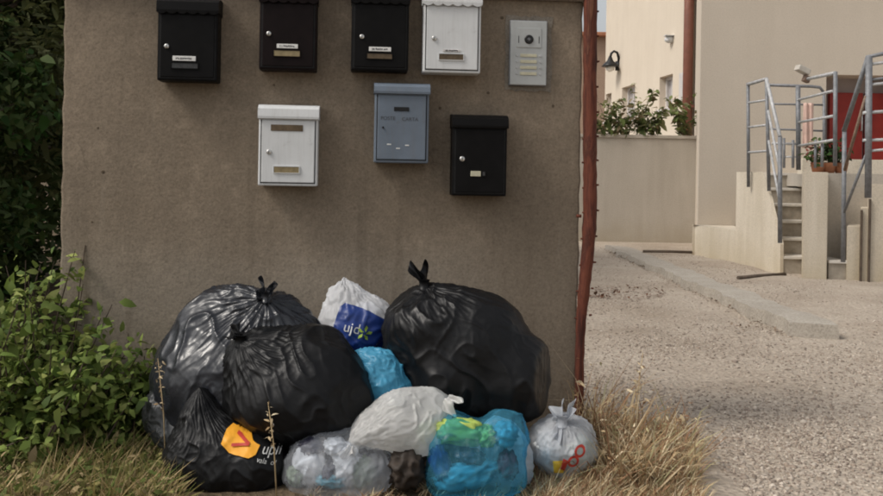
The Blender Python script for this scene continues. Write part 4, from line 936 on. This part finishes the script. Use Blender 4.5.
stick(text_mesh('ujd', .045), t4, b4, 351, 330, 3.1, -.2, 'lettering', 'white_print', e4, .006)
for k in range(5):
    a = k * 2 * math.pi / 5; me = poly_me([(.004 * math.cos(a - .6), .004 * math.sin(a - .6)), (.02 * math.cos(a - .25), .02 * math.sin(a - .25)), (.026 * math.cos(a + .1), .026 * math.sin(a + .1)), (.014 * math.cos(a + .4), .014 * math.sin(a + .4))]); stick(me, t4, b4, 363.5, 335, 3.1, 0, 'emblem_petal', 'green_print', e4, .006)
# 2 black bag, front left centre
e2, t2, b2 = make_bag('rubbish_bag', 'black bag in the middle left of the heap with a small twisted knot', [lump(299, 398, 76, 56, 2.98, .19), lump(268, 362, 48, 36, 3.0, .15), lump(312, 368, 50, 43, 3.0, .16)], (240, 340, 2.92), 'film_black', 41, crumple=.3, fold=.7, extra=4, smooth=80, pleat=.55, facets=22, slack=(.88, .975),
         ears=((-.7, -.2, .5, .05, .012, .024), (-.2, -.2, .8, .035, .01, .02)))
# 1b smoky small bag
make_bag('rubbish_bag', 'smoky grey translucent small bag at the far left of the heap', [lump(172, 412, 28, 32, 3.1, .10), lump(180, 430, 26, 22, 3.08, .1)], (166, 378, 3.08), 'film_smoke', 53, **small())
# 5 sky-blue bag
make_bag('carrier_bag', 'sky blue bag wedged between the black bags', [lump(380, 378, 26, 28, 3.05, .09), lump(372, 362, 20, 14, 3.06, .07), lump(396, 388, 18, 16, 3.05, .07)], (352, 352, 3.06), 'film_sky', 59, **small(cone=.9, fold=2.2, crumple=.45, extra=3, smooth=80, facets=14))
# 3 logo bag
e3, t3, b3 = make_bag('rubbish_bag', 'black bag with an orange emblem at the front left', [lump(218, 460, 54, 44, 2.92, .15), lump(203, 424, 24, 34, 2.94, .10), lump(254, 464, 38, 36, 2.9, .13), lump(186, 470, 24, 26, 2.92, .1)], (199, 386, 2.9), 'film_black', 67, crumple=.6, pleat=.7, fold=.6, facets=14, extra=8)
hexa = [(-.056, -.002), (-.05, .03), (-.026, .05), (0, .04), (.018, .022), (.034, .002), (.056, -.008), (.048, -.03), (.03, -.038), (-.03, -.026)]
stick(poly_me(hexa), t3, b3, 240, 443.5, 2.8, 0, 'orange_emblem', 'orange_print', e3, .004)
for (x0, y0, x1, y1) in ((-.016, .022, .026, -.004), (.026, -.004, -.026, -.006)):
    dx, dy = x1 - x0, y1 - y0; l = math.hypot(dx, dy); ux, uy = -dy / l * .0035, dx / l * .0035
    stick(poly_me([(x0 - ux, y0 - uy), (x1 - ux, y1 - uy), (x1 + ux, y1 + uy), (x0 + ux, y0 + uy)]), t3, b3, 240, 443.5, 2.8, 0, 'emblem_arrow', 'red_print', e3, .008)
stick(text_mesh('upil', .036), t3, b3, 270.5, 452, 2.8, -.22, 'lettering', 'white_print', e3, .005, .006)
stick(text_mesh('vala  ol', .019), t3, b3, 266.5, 461, 2.8, -.32, 'lettering', 'white_print', e3, .005, .006)
stick(text_mesh('o', .02), t2, b2, 273, 423, 2.8, -.2, 'lettering', 'white_print', e2, .005, .006)
# 8 clear bag with its contents
gj = 'rubbish inside the clear bag'
for (px, py, rx, ry, mt, nm, lb) in ((310, 468, 14, 20, 'packet_white', 'packet', 'white crumpled packet at the left inside the clear bag'), (328, 474, 8, 12, 'packet_navy', 'packet', 'small navy packet inside the clear bag'), (346, 470, 14, 20, 'packet_white', 'packet', 'white crumpled packet in the middle inside the clear bag'), (334, 446, 10, 8, 'packet_white', 'packet', 'white lump near the top of the clear bag'), (312, 446, 13, 8, 'packet_navy', 'packet', 'dark blue packet near the top left of the clear bag'), (362, 474, 12, 14, 'packet_green', 'packet', 'dull green packet at the right inside the clear bag'), (296, 484, 8, 10, 'packet_green', 'packet', 'dull green packet low at the left inside the clear bag'), (330, 488, 16, 8, 'packet_cyan', 'packet', 'pale cyan packet at the bottom of the clear bag')):
    junk(nm, lb, px, py, 2.835, rx, ry, .028, mt, int(px + py), random.uniform(-.5, .5), gj)
make_bag('carrier_bag', 'clear see-through bag at the bottom front of the heap', [lump(333, 472, 52, 42, 2.86, .12), lump(342, 446, 32, 20, 2.88, .08), lump(370, 470, 26, 26, 2.86, .09)], (378, 446, 2.84), 'film_clear', 71, **small(cone=.6, fold=1.4, crumple=.9))
# 10 white bag behind the blue one
make_bag('carrier_bag', 'white bag showing behind the right side of the blue bag', [lump(500, 456, 33, 36, 2.95, .08), lump(516, 470, 18, 20, 2.94, .07)], (495, 415, 2.95), 'film_white', 83, **small())
# 7 white carrier
junk('packet', 'pale green packet showing faintly through the milky carrier bag', 430, 434, 2.87, 12, 11, .04, 'packet_mint', 862, .1)
e7, t7, b7 = make_bag('carrier_bag', 'milky white carrier bag lying on top in the middle front', [lump(384, 426, 36, 22, 2.88, .11), lump(412, 414, 38, 26, 2.9, .11), lump(436, 402, 18, 15, 2.92, .07), lump(424, 436, 26, 24, 2.89, .10)], (350, 446, 2.82), 'film_carrier', 89, **small(cone=1.05, fold=1.5, crumple=.2, pleat=1.1, extra=2, smooth=110, facets=16, slack=(.84, .97)))
kn = at(447, 397, 2.86) - b7; ear('handle', kn, (.5, -.5, -.5), .06, .022, .03, 'film_carrier', e7, 5.0); ear('handle', at(352, 446, 2.81) - b7, (-.2, -.4, -.6), .05, .012, .03, 'film_carrier', e7, 9.0)
# 9 blue bag with contents
gb = 'rubbish inside the blue bag'
for (px, py, rx, ry, mt, rot, lb) in ((462, 432, 28, 12, 'packet_lime', -.1, 'lime green packet at the top inside the blue bag'), (486, 436, 10, 10, 'packet_lime', .2, 'small lime green packet at the top right inside the blue bag'), (508, 464, 9, 13, 'packet_red', .2, 'dark red packet at the right inside the blue bag'), (466, 480, 28, 13, 'packet_cyan', .25, 'pale cyan tray at the bottom of the blue bag'), (470, 456, 14, 7, 'packet_navy', -.2, 'dark packet in the middle of the blue bag'), (440, 462, 9, 18, 'packet_blue', .2, 'blue packet at the left inside the blue bag'), (505, 434, 11, 12, 'packet_cyan', 0, 'pale packet in the top right corner of the blue bag')):
    junk('packet', lb, px, py, 2.825, rx, ry, .03, mt, int(px * 3 + py), rot, gb)
e9, t9, b9 = make_bag('carrier_bag', 'blue translucent bag with lime green packets at the front centre', [lump(476, 462, 48, 42, 2.85, .12), lump(451, 438, 26, 27, 2.86, .10), lump(504, 438, 24, 29, 2.86, .10), lump(504, 474, 23, 26, 2.85, .11), lump(449, 474, 24, 28, 2.85, .11)], (522, 414, 2.86), 'film_blue', 97, **small(cone=.4, fold=1.0, crumple=.6, smooth=30, extra=5, facets=8))
# 11 small grey bag at the right
for (px, py, rx, ry, mt, lb) in ((552, 448, 14, 17, 'packet_white', 'white packet inside the left half of the small knotted bag'), (577, 452, 14, 16, 'packet_mint', 'pale green packet inside the right half of the small knotted bag'), (563, 432, 12, 9, 'packet_navy', 'dark packet near the top of the small knotted bag')):
    junk('packet', lb, px, py, 3.0, rx, ry, .05, mt, int(px + py), .1, 'rubbish inside the small knotted bag')
e11, t11, b11 = make_bag('carrier_bag', 'small knotted grey-white bag at the right end with red rings', [lump(565, 446, 35, 32, 3.02, .11), lump(552, 440, 20, 24, 3.02, .08), lump(580, 450, 18, 22, 3.02, .08)], (562, 420, 2.96), 'film_grey', 101, **small(), ears=((.1, -.25, -1, .075, .012, .016), (.8, -.2, .3, .06, .01, .02), (-.6, -.1, .5, .05, .012, .03)))
def ring_me(r0, r1, sx=1):
    N = 24; v = [(math.cos(t) * r * sx, math.sin(t) * r, 0) for r in (r0, r1) for t in [2 * math.pi * k / N for k in range(N)]]; f = [(k, (k + 1) % N, N + (k + 1) % N, N + k) for k in range(N)]
    me = bpy.data.meshes.new('r'); me.from_pydata(v, [], f); return me
for px, py in ((578, 447.5), (571.5, 457.5)): stick(ring_me(.012, .02, .85), t11, b11, px, py, 2.95, -.3, 'red_ring', 'red_print', e11, .004, .006)
stick(poly_me([(-.018, .02), (.01, .022), (.02, .005), (.012, -.022), (-.016, -.02)]), t11, b11, 558, 464, 2.95, .1, 'yellow_print', 'yellow_print', e11, .004, .008)
stick(poly_me([(-.008, .02), (.008, .016), (.006, -.02), (-.01, -.016)]), t11, b11, 563, 461, 2.95, -.2, 'orange_print', 'red_print', e11, .006, .008)
# dry brown stalks and paper scraps
junk('wrapping', 'crumpled dark brown wrapping stuffed between the clear and blue bags', 406, 478, 2.83, 17, 19, .05, 'card_brown', 31, -.5, None, 'litter')
lt = tag(junk('paper_scrap', 'pinkish paper scrap on the grass at the bottom edge', 150, 497, 2.80, 22, 4, .03, 'pink_paper', 5, .05), None, None)
lt['category'] = 'litter'

# ------------------------------------------------------------ render
scene.render.engine = 'CYCLES'
scene.cycles.max_bounces = 8; scene.cycles.transparent_max_bounces = 16
scene.cycles.filter_width = 1.9
